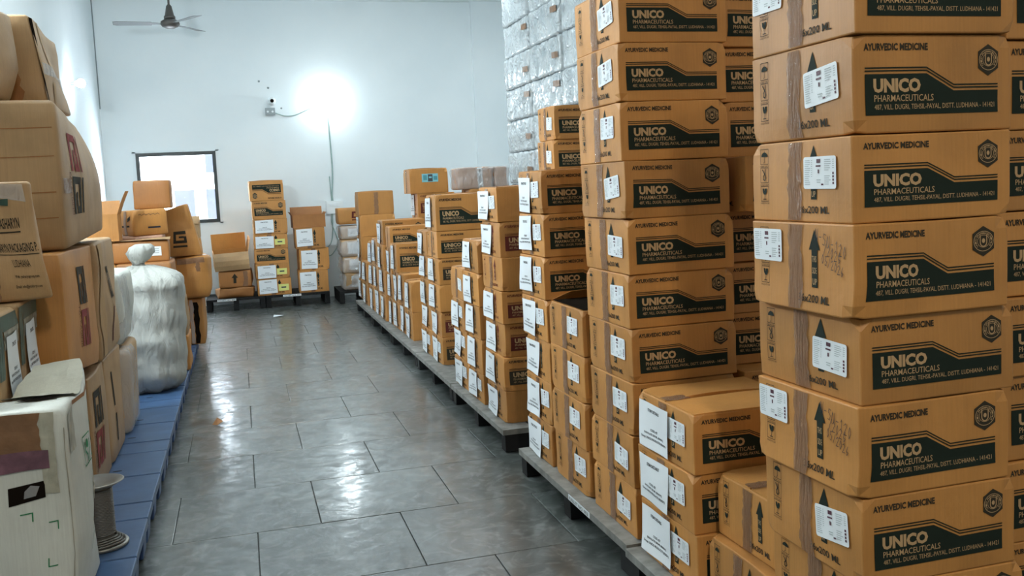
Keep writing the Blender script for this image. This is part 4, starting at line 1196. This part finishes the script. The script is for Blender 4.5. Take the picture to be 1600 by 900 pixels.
big_box('large_carton', 'crumpled taped carton at the upper left edge of the photo', -1.36, -0.865, 4.03, 4.325, 1.824, 2.165, 3, 0.012, 0.012, KRAFT2, 0, None, deco_tl, 0.014)

def warp_g(o, u):
    o = o.copy(); o[:, 2] += 0.09*(1-u[:, 1])*(1-u[:, 2]); return o
big_box('large_carton', 'flat brown carton with black and red logos under largest box', -1.15, -0.66, 3.865, 4.68, 0.665, 1.212, 4, 0.003, 0.006, KRAFT, 0, warp_g,
        lambda sh, t: logo_pair(sh, t, 0.32, 0.10, 0.17, order=('m', 'k')), 0.008)
def deco_g2(sh, t):
    part('logo_print', INKK, t, lambda mb: logo_g(mb, sh, 'right', 0.30, 0.27, 0.08, 0.16, 0, 0.003, True, True))
    part('stripe_print', INKM, t, lambda mb: pr_rect(mb, sh, 'right', 0.34, 0.05, 0.38, 0.22, 0, 0.002, 1, 3))
    part('torn_edge', KRAFTP, t, lambda mb: pr_wavy_strip(mb, sh, 'right', 0.04, 0.14, 0.02, sh.h-0.01, 0, 0.004, 12, 7, 0.012))
big_box('large_carton', 'worn carton standing upright beside the white sack', -1.10, -0.66, 4.71, 5.42, 0.655, 1.215, 5, 0.005, 0.010, KRAFT2, 0, None, deco_g2, 0.016)
big_box('large_carton', 'brown carton with black and red logos at pallet level behind spool', -1.10, -0.672, 4.33, 4.80, 0.1275, 0.645, 6, 0.004, 0.006, KRAFT2, 0, None,
        lambda sh, t: logo_pair(sh, t, 0.08, 0.10, 0.16, order=('m', 'k')), 0.008)
def deco_low2(sh, t):
    part('stripe_print', INKK, t, lambda mb: (pr_rect(mb, sh, 'right', 0.17, 0.26, 0.20, 0.43, 0, 0.002, 1, 3), pr_rect(mb, sh, 'right', 0.18, 0.08, 0.21, 0.22, 0, 0.002, 1, 3)))
big_box('large_carton', 'plain tan carton at pallet level next to plastic bundles', -1.10, -0.668, 4.815, 5.36, 0.1275, 0.645, 7, 0.004, 0.008, KRAFT2, 0, None, deco_low2, 0.010)
big_box('large_carton', 'plain brown carton at pallet level behind the white box', -1.15, -0.73, 3.72, 4.30, 0.1275, 0.66, 8, 0.003, 0.004, KRAFT)
big_box('large_carton', 'brown carton under the two green-taped boxes', -1.15, -0.765, 3.19, 3.70, 0.1275, 0.715, 9, 0.003, 0.004, KRAFT)

def deco_gt(sh, t):
    part('green_tape', GREENTAPE, t, lambda mb: (pr_wavy_strip(mb, sh, 'right', 0.0, 0.06, 0.14, sh.h-0.01, 0, 0.003, 3, 4, 0.006), pr_rect(mb, sh, 'right', 0.06, sh.h-0.06, sh.l, sh.h-0.01, 0, 0.003, 3, 1)))
    part('grey_tape', plain('streaked_grey_tape', (0.25, 0.25, 0.20), 0.4, var=0.6, scale=30), t, lambda mb: pr_wavy_strip(mb, sh, 'right', 0.07, sh.l-0.005, sh.h-0.12, sh.h-0.06, 0, 0.003, 4, 4, 0.008))
    a, b = paper_mesh(sh, 0.085, 0.075, 0.17, 0.20, 'right', 3, 0.012, 0.02)
    pl = a.build('paper_label', PAPER, t, True); b[0].build('label_heading', PTXT, pl); b[1].build('label_text', PTXT, pl)
    part('tape', TAPEB, t, lambda mb: pr_rect(mb, sh, 'right', 0.11, 0.005, 0.15, 0.065, 0, 0.002))
big_box('green_taped_carton', 'green-taped carton with paper label at the left edge', -1.15, -0.748, 3.19, 3.505, 0.7165, 1.068, 10, 0.003, 0.005, KRAFT2, 0, None, deco_gt)
big_box('green_taped_carton', 'green-taped carton with paper label beside the dark logo box', -1.15, -0.748, 3.515, 3.845, 0.7165, 1.068, 11, 0.003, 0.005, KRAFT2, 0, None, deco_gt)

def warp_y(o, u):
    o = o.copy(); o[:, 0] += -0.055*u[:, 2]*u[:, 0]; o[:, 2] += -0.02*u[:, 0]*u[:, 2]; return o
def deco_y(sh, t):
    w = sh.w
    def f(mb):
        pr_text(mb, sh, 'front', 'YASHARYN', w-0.1096, 0.262, w-0.0430, 0.300, 0, 0.003, 0.02)
        pr_rect(mb, sh, 'front', w-0.1096, 0.247, w-0.0430, 0.252, 0, 0.003, 3, 1)
    def f2(mb):
        pr_text(mb, sh, 'front', 'YASHARYN PACKAGING P.', w-0.1614, 0.178, w-0.0060, 0.210, 0, 0.003, 0.015)
        pr_rect(mb, sh, 'front', w-0.1614, 0.168, w-0.0060, 0.171, 0, 0.003, 4, 1)
    def g(mb):
        pr_text(mb, sh, 'front', 'LUDHIANA', w-0.1022, 0.125, w-0.0430, 0.152, 0, 0.003, 0.0)
        pr_text(mb, sh, 'front', 'Web: yasharyngroup.com', w-0.1133, 0.082, w-0.0282, 0.096, 0, 0.003, 0.01)
        pr_text(mb, sh, 'front', 'Email: info@yasharyn.com', w-0.1170, 0.044, w-0.0282, 0.059, 0, 0.003, 0.01)
    part('name_lettering', INKK, t, f)
    part('company_lettering', INKK, t, f2)
    part('contact_lettering', INKK, t, g)
    part('tape', TAPE, t, lambda mb: (pr_wavy_strip(mb, sh, 'front', w-0.29, w-0.25, 0.28, sh.h-0.005, 0, 0.004, 3, 4, 0.004), pr_wavy_strip(mb, sh, 'front', w-0.22, w-0.17, 0.005, 0.14, 0, 0.004, 5, 4, 0.006)))
    part('tape_flap', CLEAR, t, lambda mb: pr_poly(mb, sh, 'front', [(w-0.22, sh.h), (w-0.03, sh.h-0.01), (w-0.02, sh.h-0.075), (w-0.12, sh.h-0.05)], 0, 0.005))
    part('green_strip', GREENTAPE, t, lambda mb: (pr_poly(mb, sh, 'front', [(w-0.19, sh.h-0.02), (w-0.11, sh.h-0.055), (w-0.12, sh.h-0.10), (w-0.15, sh.h-0.12)], 0, 0.006), pr_poly(mb, sh, 'front', [(w-0.10, sh.h-0.06), (w-0.07, sh.h-0.06), (w-0.07, sh.h-0.085), (w-0.10, sh.h-0.08)], 0, 0.006)))
a = math.radians(17)
cx_, cy_ = -0.645-0.23*math.cos(a)-0.095*math.sin(a), 3.62-0.23*math.sin(a)+0.095*math.cos(a)
big_box('lettered_carton', 'slanted brown carton with packaging company lettering on green-taped boxes', cx_-0.23, cx_+0.23, cy_-0.095, cy_+0.095, 1.072, 1.50, 12, 0.008, 0.012, KRAFT2, a, warp_y, deco_y, 0.012)

# white battered carton at the lower left
def warp_w(o, u):
    o = o.copy()
    o[:, 2] += 0.065*u[:, 1]*u[:, 2] + 0.03*u[:, 0]*(1-u[:, 0])*u[:, 2]
    o[:, 0] += 0.008*np.sin(PI*u[:, 2])*u[:, 0]*u[:, 1] - 0.09*(1-u[:, 1])**5*(1-u[:, 0])**5
    o[:, 2] -= 0.035*np.exp(-((u[:, 1]-0.45)**2)/0.02)*u[:, 2]**4
    return o
def deco_w(sh, t):
    w, h, l = sh.w, sh.h, sh.l
    part('hand_mark', GREENM, t, lambda mb: (pr_path(mb, sh, 'right', [(0.155, 0.44), (0.255, 0.44), (0.255, 0.535), (0.155, 0.535)], 0.004, 0, 0.003, True),
         pr_poly(mb, sh, 'right', ellipse(0.205, 0.51, 0.016, 0.016, 10), 0, 0.003),
         pr_path(mb, sh, 'right', [(0.195, 0.448), (0.195, 0.472), (0.175, 0.488), (0.172, 0.515)], 0.008, 0, 0.003), pr_path(mb, sh, 'right', [(0.215, 0.448), (0.215, 0.472), (0.235, 0.488), (0.238, 0.515)], 0.008, 0, 0.003)))
    def printed(mb):
        pr_path(mb, sh, 'right', [(0.30, 0.56), (0.30, 0.13), (0.46, 0.13), (0.46, 0.56)], 0.003, 0, 0.003, True)
        for i, L in enumerate((0.12, 0.13, 0.10, 0.12, 0.09, 0.13, 0.11)):
            z = 0.52-0.052*i
            pr_rect(mb, sh, 'right', 0.325, z, 0.325+L, z+0.009, 0, 0.003)
            pr_rect(mb, sh, 'right', 0.31, z, 0.318, z+0.009, 0, 0.003)
    part('printed_table', GREENM, t, printed)
    part('brown_tape', TAPEB, t, lambda mb: (pr_wavy_strip(mb, sh, 'front', 0.0, 0.115, h-0.14, h-0.004, 0, 0.004, 3, 4, 0.006)))
    part('stained_tape', plain('stained_clear_tape', (0.40, 0.39, 0.31), 0.35, var=0.3, scale=20, bmp=0.3), t, lambda mb: (pr_wavy_strip(mb, sh, 'front', 0.115, 0.155, h-0.26, h-0.004, 0, 0.003, 6, 5, 0.003), pr_wavy_strip(mb, sh, 'right', 0.02, 0.09, h-0.14, h-0.02, 0, 0.003, 7, 4, 0.004)))
    part('mauve_label', PURPLE, t, lambda mb: pr_rect(mb, sh, 'front', 0.0, h-0.185, 0.135, h-0.125, 0, 0.005, 4, 2, 0.01))
    part('hand_hole_shade', BLACK_SHADE, t, lambda mb: pr_rect(mb, sh, 'front', 0.045, h-0.275, 0.118, h-0.225, 0, 0.003, 1, 1, 0.01))  # flat black patch paints the shade in the grip opening
    part('film_in_hole', CLEAR, t, lambda mb: pr_poly(mb, sh, 'front', [(0.07, h-0.265), (0.095, h-0.262), (0.105, h-0.235), (0.085, h-0.230), (0.072, h-0.245)], 0, 0.005))
    def corners(mb):
        for (x, z, sx, sy) in ((0.085, 0.36, -1, -1), (0.145, 0.325, -1, -1), (0.115, 0.205, 1, 1), (0.02, 0.18, 1, 1)):
            pr_path(mb, sh, 'front', [(x+sx*0.022, z), (x, z), (x, z+sy*0.022)], 0.003, 0, 0.003)
    part('corner_marks', GREENM, t, corners)
    part('crease', plain('dirty_crease', (0.40, 0.39, 0.32), 0.8), t, lambda mb: (pr_wavy_strip(mb, sh, 'front', w-0.010, w-0.007, 0.03, h-0.05, 0, 0.002, 8, 9, 0.001), pr_path(mb, sh, 'front', [(0.01, 0.12), (0.08, 0.10), (0.18, 0.16)], 0.003, 0, 0.002), pr_wavy_strip(mb, sh, 'right', 0.24, 0.252, 0.30, 0.42, 0, 0.002, 9, 4, 0.010)))
    part('slit_shade', BLACK_SHADE, t, lambda mb: pr_poly(mb, sh, 'top', [(0.05, 0.09), (0.10, 0.085), (0.15, 0.10), (0.165, 0.13), (0.12, 0.125), (0.07, 0.11)], 0, 0.004))  # flat black patch paints the shade inside the tear
    part('torn_flap', cardboard('dirty_white_board', (0.52, 0.50, 0.40)), t, lambda mb: (pr_wavy_strip(mb, sh, 'top', 0.004, w-0.006, 0.13, l-0.02, 0, 0.008, 3, 6, 0.004)))
    part('brown_edge', KRAFT3, t, lambda mb: pr_path(mb, sh, 'right', [(0.10, h-0.012), (0.26, h-0.012), (0.36, h-0.03), (0.42, h-0.10), (0.44, h-0.20)], 0.012, 0, 0.004))
big_box('white_carton', 'battered white carton with green hand symbol at lower left', -0.745, -0.553, 2.985, 3.50, 0.1275, 0.795, 13, 0.008, 0.012, KRAFTW, 0, warp_w, deco_w, 0.014, (7, 10, 12))

# wire spool
sp = thing('wire_spool', 'metal wire spool standing on the nearest blue pallets', 'spool', (-0.575, 3.70, 0.1275))
MB().lathe([(0.0, 0.0), (0.092, 0.0), (0.095, 0.008), (0.092, 0.014), (0.075, 0.010), (0.0, 0.010)], (0, 0, 0), 28).build('flange', STEEL, sp, True)
MB().lathe([(0.0, 0.238), (0.060, 0.236), (0.088, 0.248), (0.095, 0.246), (0.062, 0.228), (0.0, 0.226)], (0, 0, 0), 28).build('flange', STEEL, sp, True)
core = MB().lathe([(0.045, 0.01), (0.045, 0.228)], (0, 0, 0), 20).build('core', STEEL, sp, True)
pts = [((0.049)*math.cos(q*0.5), 0.049*math.sin(q*0.5), 0.045+0.175*q/420) for q in range(421)]
MB().tube(pts, 0.0035, 5).build('wire', WIRE, core, True)
for k in range(4):
    r_ = 0.056+0.008*k
    MB().tube([(r_*math.cos(q*PI/12), r_*math.sin(q*PI/12), 0.018+0.006*(3-k)+0.002*math.sin(q)) for q in range(25)], 0.0042, 5).build('loose_wire', WIRE, core, True)

# ------------------------------------------------------------------ sacks and plastic bundles
def sack(name, label, c, rx, ry, h, seed, mat, tied=True, lean=(0, 0)):
    t = thing(name, label, 'sack', c)
    rn = np.random.RandomState(seed)
    nz, na = 34, 64
    ks = [(rn.randint(5, 22), rn.uniform(0, 6.28), rn.uniform(0.3, 1)) for _ in range(7)]
    vs_ = []
    for j in range(nz+1):
        v = j/nz
        if v < 0.12: k = 0.72+0.28*math.sin(v/0.12*PI/2)
        elif v < 0.86: k = 1.0-0.05*(v-0.12)
        else: k = 0.963*max(0.0, 1-((v-0.86)/0.145)**2.2)*0.88+0.11
        for i in range(na):
            an = 2*PI*i/na
            ca, sa = math.cos(an), math.sin(an)
            e = (abs(ca)**3.2+abs(sa)**3.2)**(-1/3.2)
            fold = sum(a*math.sin(f*an+p+1.5*v*f*0.2) for f, p, a in ks)
            amp = 0.013+0.022*max(0, v-0.72)/0.28+0.022*max(0, 0.35-v)/0.35
            lump = 0.025*math.sin(3*an+5*v+seed)+0.018*math.sin(9*v*3+2*an)+0.010*math.sin(31*v+5*an)*math.sin(17*v-7*an)
            r_ = e*k*(1+lump)+amp*fold/0.4*0.6
            vs_.append((rx*r_*ca+lean[0]*v, ry*r_*sa+lean[1]*v, h*v*(0.97 if v > 0.8 else 1)))
    fs = [(j*na+i, j*na+(i+1) % na, (j+1)*na+(i+1) % na, (j+1)*na+i) for j in range(nz) for i in range(na)]
    fs.append(tuple(reversed(range(na)))); fs.append(tuple(nz*na+i for i in range(na)))
    MB().add(vs_, fs).build('sack_body', mat, t, True)
    if tied:
        nk = MB(); prof = [(0.055, -0.02), (0.032, 0.005), (0.030, 0.018), (0.055, 0.045), (0.075, 0.085), (0.07, 0.125), (0.04, 0.145), (0.0, 0.148)]
        V, F = [], []
        for j, (r_, z) in enumerate(prof):
            for i in range(24):
                an = 2*PI*i/24
                q = r_*(1+0.13*math.sin(6*an+j)+0.10*math.sin(11*an+2*j))
                V.append((q*math.cos(an)*1.15+lean[0]-rx*0.12+z*0.25, q*math.sin(an)+lean[1], h*0.97+z))
        for j in range(len(prof)-1):
            for i in range(24): F.append((j*24+i, j*24+(i+1) % 24, (j+1)*24+(i+1) % 24, (j+1)*24+i))
        neck = nk.add(V, F).build('tied_neck', mat, t, True)
        MB().tube([(0.035*math.cos(q*PI/8)+lean[0]-rx*0.12, 0.035*math.sin(q*PI/8)+lean[1], h*0.97+0.012) for q in range(17)], 0.005, 6).build('string', WIRE, neck, True)
    return t
sack('white_sack', 'tall white woven sack tied at its neck on blue pallet', (-0.685, 6.78, 0.127), 0.255, 0.30, 0.86, 4, SACK, True, (0.035, 0.0))

def bundle(label, x0, x1, y0, y1, z0, z1, seed, kraft):
    def deco(sh, t):
        v, f2 = rbox(sh.w+0.03, sh.l+0.03, sh.h-0.004, 0.035, (8, 8, 10))
        s2 = Shape(sh.w+0.03, sh.l+0.03, sh.h-0.004, seed+70, 0.008, 0.012, freq=20)
        MB().add(s2.D(v), f2).build('plastic_film', CLEAR, t, True)
    return big_box('plastic_bundle', label, x0, x1, y0, y1, z0, z1, seed, 0.012, 0.02, kraft, 0, None, deco, 0.03, cat='bundle')
bundle('whitish plastic-wrapped bundle at pallet level beside the white sack', -1.05, -0.655, 5.46, 5.86, 0.1275, 0.60, 31, KRAFT2)
bundle('whitish plastic-wrapped bundle resting upon another, beside the white sack', -1.05, -0.665, 5.50, 5.98, 0.612, 1.01, 32, KRAFTW)

# ------------------------------------------------------------------ heap of boxes behind the sack
big_box('carton', 'slim upright brown carton at pallet level right of the sack', -0.85, -0.425, 7.30, 7.72, 0.1275, 0.385, 41, 0.004, 0.006, KRAFT)
big_box('carton', 'slim brown carton resting on another right of the sack', -0.87, -0.430, 7.32, 7.70, 0.386, 0.685, 42, 0.004, 0.008, KRAFT2, 0, None,
        lambda sh, t: part('side_print', INKM, t, lambda mb: pr_rect(mb, sh, 'right', 0.10, 0.05, 0.13, 0.24, 0, 0.002)))
big_box('carton', 'brown carton carrying the labelled box behind the sack', -1.30, -0.885, 7.35, 7.95, 0.1275, 0.94, 43, 0.004, 0.006, KRAFT)
big_box('carton', 'brown carton under the white-labelled flapped box', -0.88, -0.50, 7.33, 7.74, 0.686, 0.94, 44, 0.004, 0.004, KRAFT3)
def deco_lb(sh, t):
    part('white_label', PAPER, t, lambda mb: pr_rect(mb, sh, 'front', 0.66*sh.w, 0.045, 0.86*sh.w, 0.115, 0, 0.003))
    part('label_print', STKGREY, t, lambda mb: [pr_rect(mb, sh, 'front', 0.70*sh.w, 0.065+0.015*i, 0.82*sh.w, 0.070+0.015*i, 0, 0.004) for i in range(3)])
    part('top_flap', KRAFT2, t, lambda mb: (pr_rect(mb, sh, 'top', -0.012, -0.015, 0.47*sh.w, sh.l*0.9, 0, 0.006, 2, 2), pr_rect(mb, sh, 'top', 0.48*sh.w, -0.02, sh.w+0.012, sh.l*0.9, 0, 0.010, 2, 2)))
big_box('carton', 'olive-brown carton with small white label just above the sack', -0.92, -0.53, 7.42, 7.74, 0.942, 1.10, 45, 0.004, 0.006, KRAFT3, 0.05, None, deco_lb)
big_box('carton', 'flat reddish carton under the taped writing box', -0.97, -0.60, 7.95, 8.30, 1.055, 1.118, 46, 0.004, 0.004, SKIN)
def deco_wr(sh, t):
    def scr(mb):
        pr_path(mb, sh, 'front', [(0.05+0.012*i, 0.165+0.006*math.sin(i*2.1)) for i in range(15)], 0.003, 0, 0.003)
        pr_rect(mb, sh, 'front', 0.12, 0.055, 0.22, 0.068, 0, 0.003)
    part('handwriting', PEN, t, scr)
    part('tape', TAPEB, t, lambda mb: pr_wavy_strip(mb, sh, 'aisle', 0.10, 0.16, 0.0, sh.h-0.005, 0, 0.003, 4, 4, 0.01))
    part('side_print', INKK, t, lambda mb: (pr_rect(mb, sh, 'aisle', 0.18, 0.12, 0.24, 0.15, 0, 0.003, 1, 1, 0.02), pr_rect(mb, sh, 'aisle', 0.05, 0.07, 0.22, 0.085, 0, 0.003)))
big_box('carton', 'taped brown carton with handwriting, turned on the heap below window', -0.88, -0.60, 7.98, 8.26, 1.12, 1.325, 47, 0.004, 0.006, KRAFT, 0.42, None, deco_wr)
big_box('carton', 'brown square carton topping the heap in front of window', -0.815, -0.53, 8.16, 8.44, 1.327, 1.56, 48, 0.002, 0.003, KRAFT3)
big_box('carton', 'brown carton carrying the heap under the window', -1.30, -0.60, 7.97, 8.50, 0.1275, 1.053, 49, 0.004, 0.006, KRAFT3)
open_box('open pale-flapped carton at the left end of the heap', (-0.985, 7.66, 1.106), 0.22, 0.22, 0.20, 0.0, (('b', 0.10, 8), ('r', 0.18, 20)), KRAFT)
big_box('carton', 'brown carton under the open pale-flapped one', -1.25, -0.935, 7.42, 7.92, 0.942, 1.104, 50, 0.004, 0.004, KRAFT)
def warp_lean(o, u):
    o = o.copy(); s = 1-0.30*u[:, 2]
    o[:, 0] = o[:, 0]*s + 0.06*u[:, 2]*0.5 + 0.09*u[:, 2]*(1-u[:, 0])
    o[:, 2] += 0.05*u[:, 0]*u[:, 2]
    return o
def deco_gl(sh, t):
    part('logo_print', INKK, t, lambda mb: logo_g(mb, sh, 'front', 0.185, 0.07, 0.13, 0.13, 0, 0.003, False))
big_box('carton', 'leaning brown carton with black square logo beside the window', -0.755, -0.33, 8.52, 8.70, 0.905, 1.30, 51, 0.004, 0.006, KRAFT, 0, warp_lean, deco_gl)
def deco_tb(sh, t):
    part('tape', TAPE, t, lambda mb: (pr_wavy_strip(mb, sh, 'front', 0.02, sh.w-0.02, sh.h-0.06, sh.h-0.01, 0, 0.004, 5, 2, 0.004), pr_wavy_strip(mb, sh, 'front', 0.62*sh.w, 0.75*sh.w, sh.h-0.14, sh.h-0.05, 0, 0.004, 6, 3, 0.01)))
    part('plastic_corner', CLEAR, t, lambda mb: pr_rect(mb, sh, 'top', 0.65*sh.w, 0.01, sh.w-0.01, 0.16, 0, 0.006, 3, 3))
big_box('taped_carton', 'bulging taped brown carton overhanging the far blue pallet', -0.595, -0.295, 8.52, 8.98, 0.535, 0.90, 52, 0.010, 0.02, KRAFT, 0, None, deco_tb, 0.03)
def deco_un(sh, t):
    part('plastic_strip', CLEAR, t, lambda mb: pr_wavy_strip(mb, sh, 'front', 0.52*sh.w, 0.66*sh.w, 0.01, sh.h-0.01, 0, 0.005, 5, 5, 0.008))
    part('black_strip', BLACK_SHADE, t, lambda mb: pr_wavy_strip(mb, sh, 'front', 0.68*sh.w, 0.84*sh.w, 0.01, sh.h-0.03, 0, 0.004, 7, 5, 0.008))
    part('torn_flap', KRAFT2, t, lambda mb: pr_wavy_strip(mb, sh, 'front', 0.0, 0.5*sh.w, sh.h-0.04, sh.h-0.01, 0, 0.010, 9, 2, 0.006))
big_box('carton', 'torn brown carton with black and clear strips under the taped one', -0.595, -0.36, 8.56, 8.95, 0.1275, 0.533, 53, 0.006, 0.01, KRAFT, 0, None, deco_un)

# boxes farther back below the window
def deco_bk(sh, t):
    part('paper_label', PAPER, t, lambda mb: pr_rect(mb, sh, 'front', 0.10, 0.04, 0.22, sh.h-0.03, 0, 0.004))
big_box('carton', 'brown carton on the floor by the far left pallet end', -0.86, -0.43, 10.2, 10.6, 0.0, 0.42, 55, 0.004, 0.006, KRAFT3)
big_box('carton', 'brown carton, second up, below the window', -0.86, -0.43, 10.22, 10.58, 0.421, 0.73, 56, 0.004, 0.006, KRAFT3)
big_box('carton', 'film-taped carton with white label just below the window', -0.84, -0.41, 10.2, 10.56, 0.731, 0.985, 57, 0.006, 0.01, KRAFT, 0, None, deco_bk)
open_box('pale open carton topping the pile just below the window', (-0.62, 10.40, 0.987), 0.42, 0.36, 0.17, 0.0, (('f', 0.03, 150), ('b', 0.05, 20)), KRAFT2)

# litter on the floor
def scrap(label, c, mat, pts, h):
    mb = MB(); n = len(pts)
    P = [(c[0]+x, c[1]+y, 0.002+h*z) for x, y, z in pts]
    Q = [(x, y, z+0.002) for x, y, z in P]
    mb.add(P+Q, [tuple(range(n))[::-1], tuple(range(n, 2*n))]+[(i, (i+1) % n, n+(i+1) % n, n+i) for i in range(n)])
    return tag(mb.build('floor_scrap', mat), label, 'scrap')
scrap('small white paper scrap on the floor near far pallets', (0.34, 11.05, 0), PAPER, [(-0.05, -0.05, 0), (0.06, -0.04, 0.4), (0.07, 0.04, 0), (-0.04, 0.05, 0.6)], 0.02)
scrap('dry brown leaf-like scrap on the floor by the blue pallets', (-0.22, 5.99, 0), KRAFT3, [(-0.03, 0.0, 0), (0.0, -0.045, 0.2), (0.035, 0.0, 0.5), (0.0, 0.05, 1.0)], 0.03)
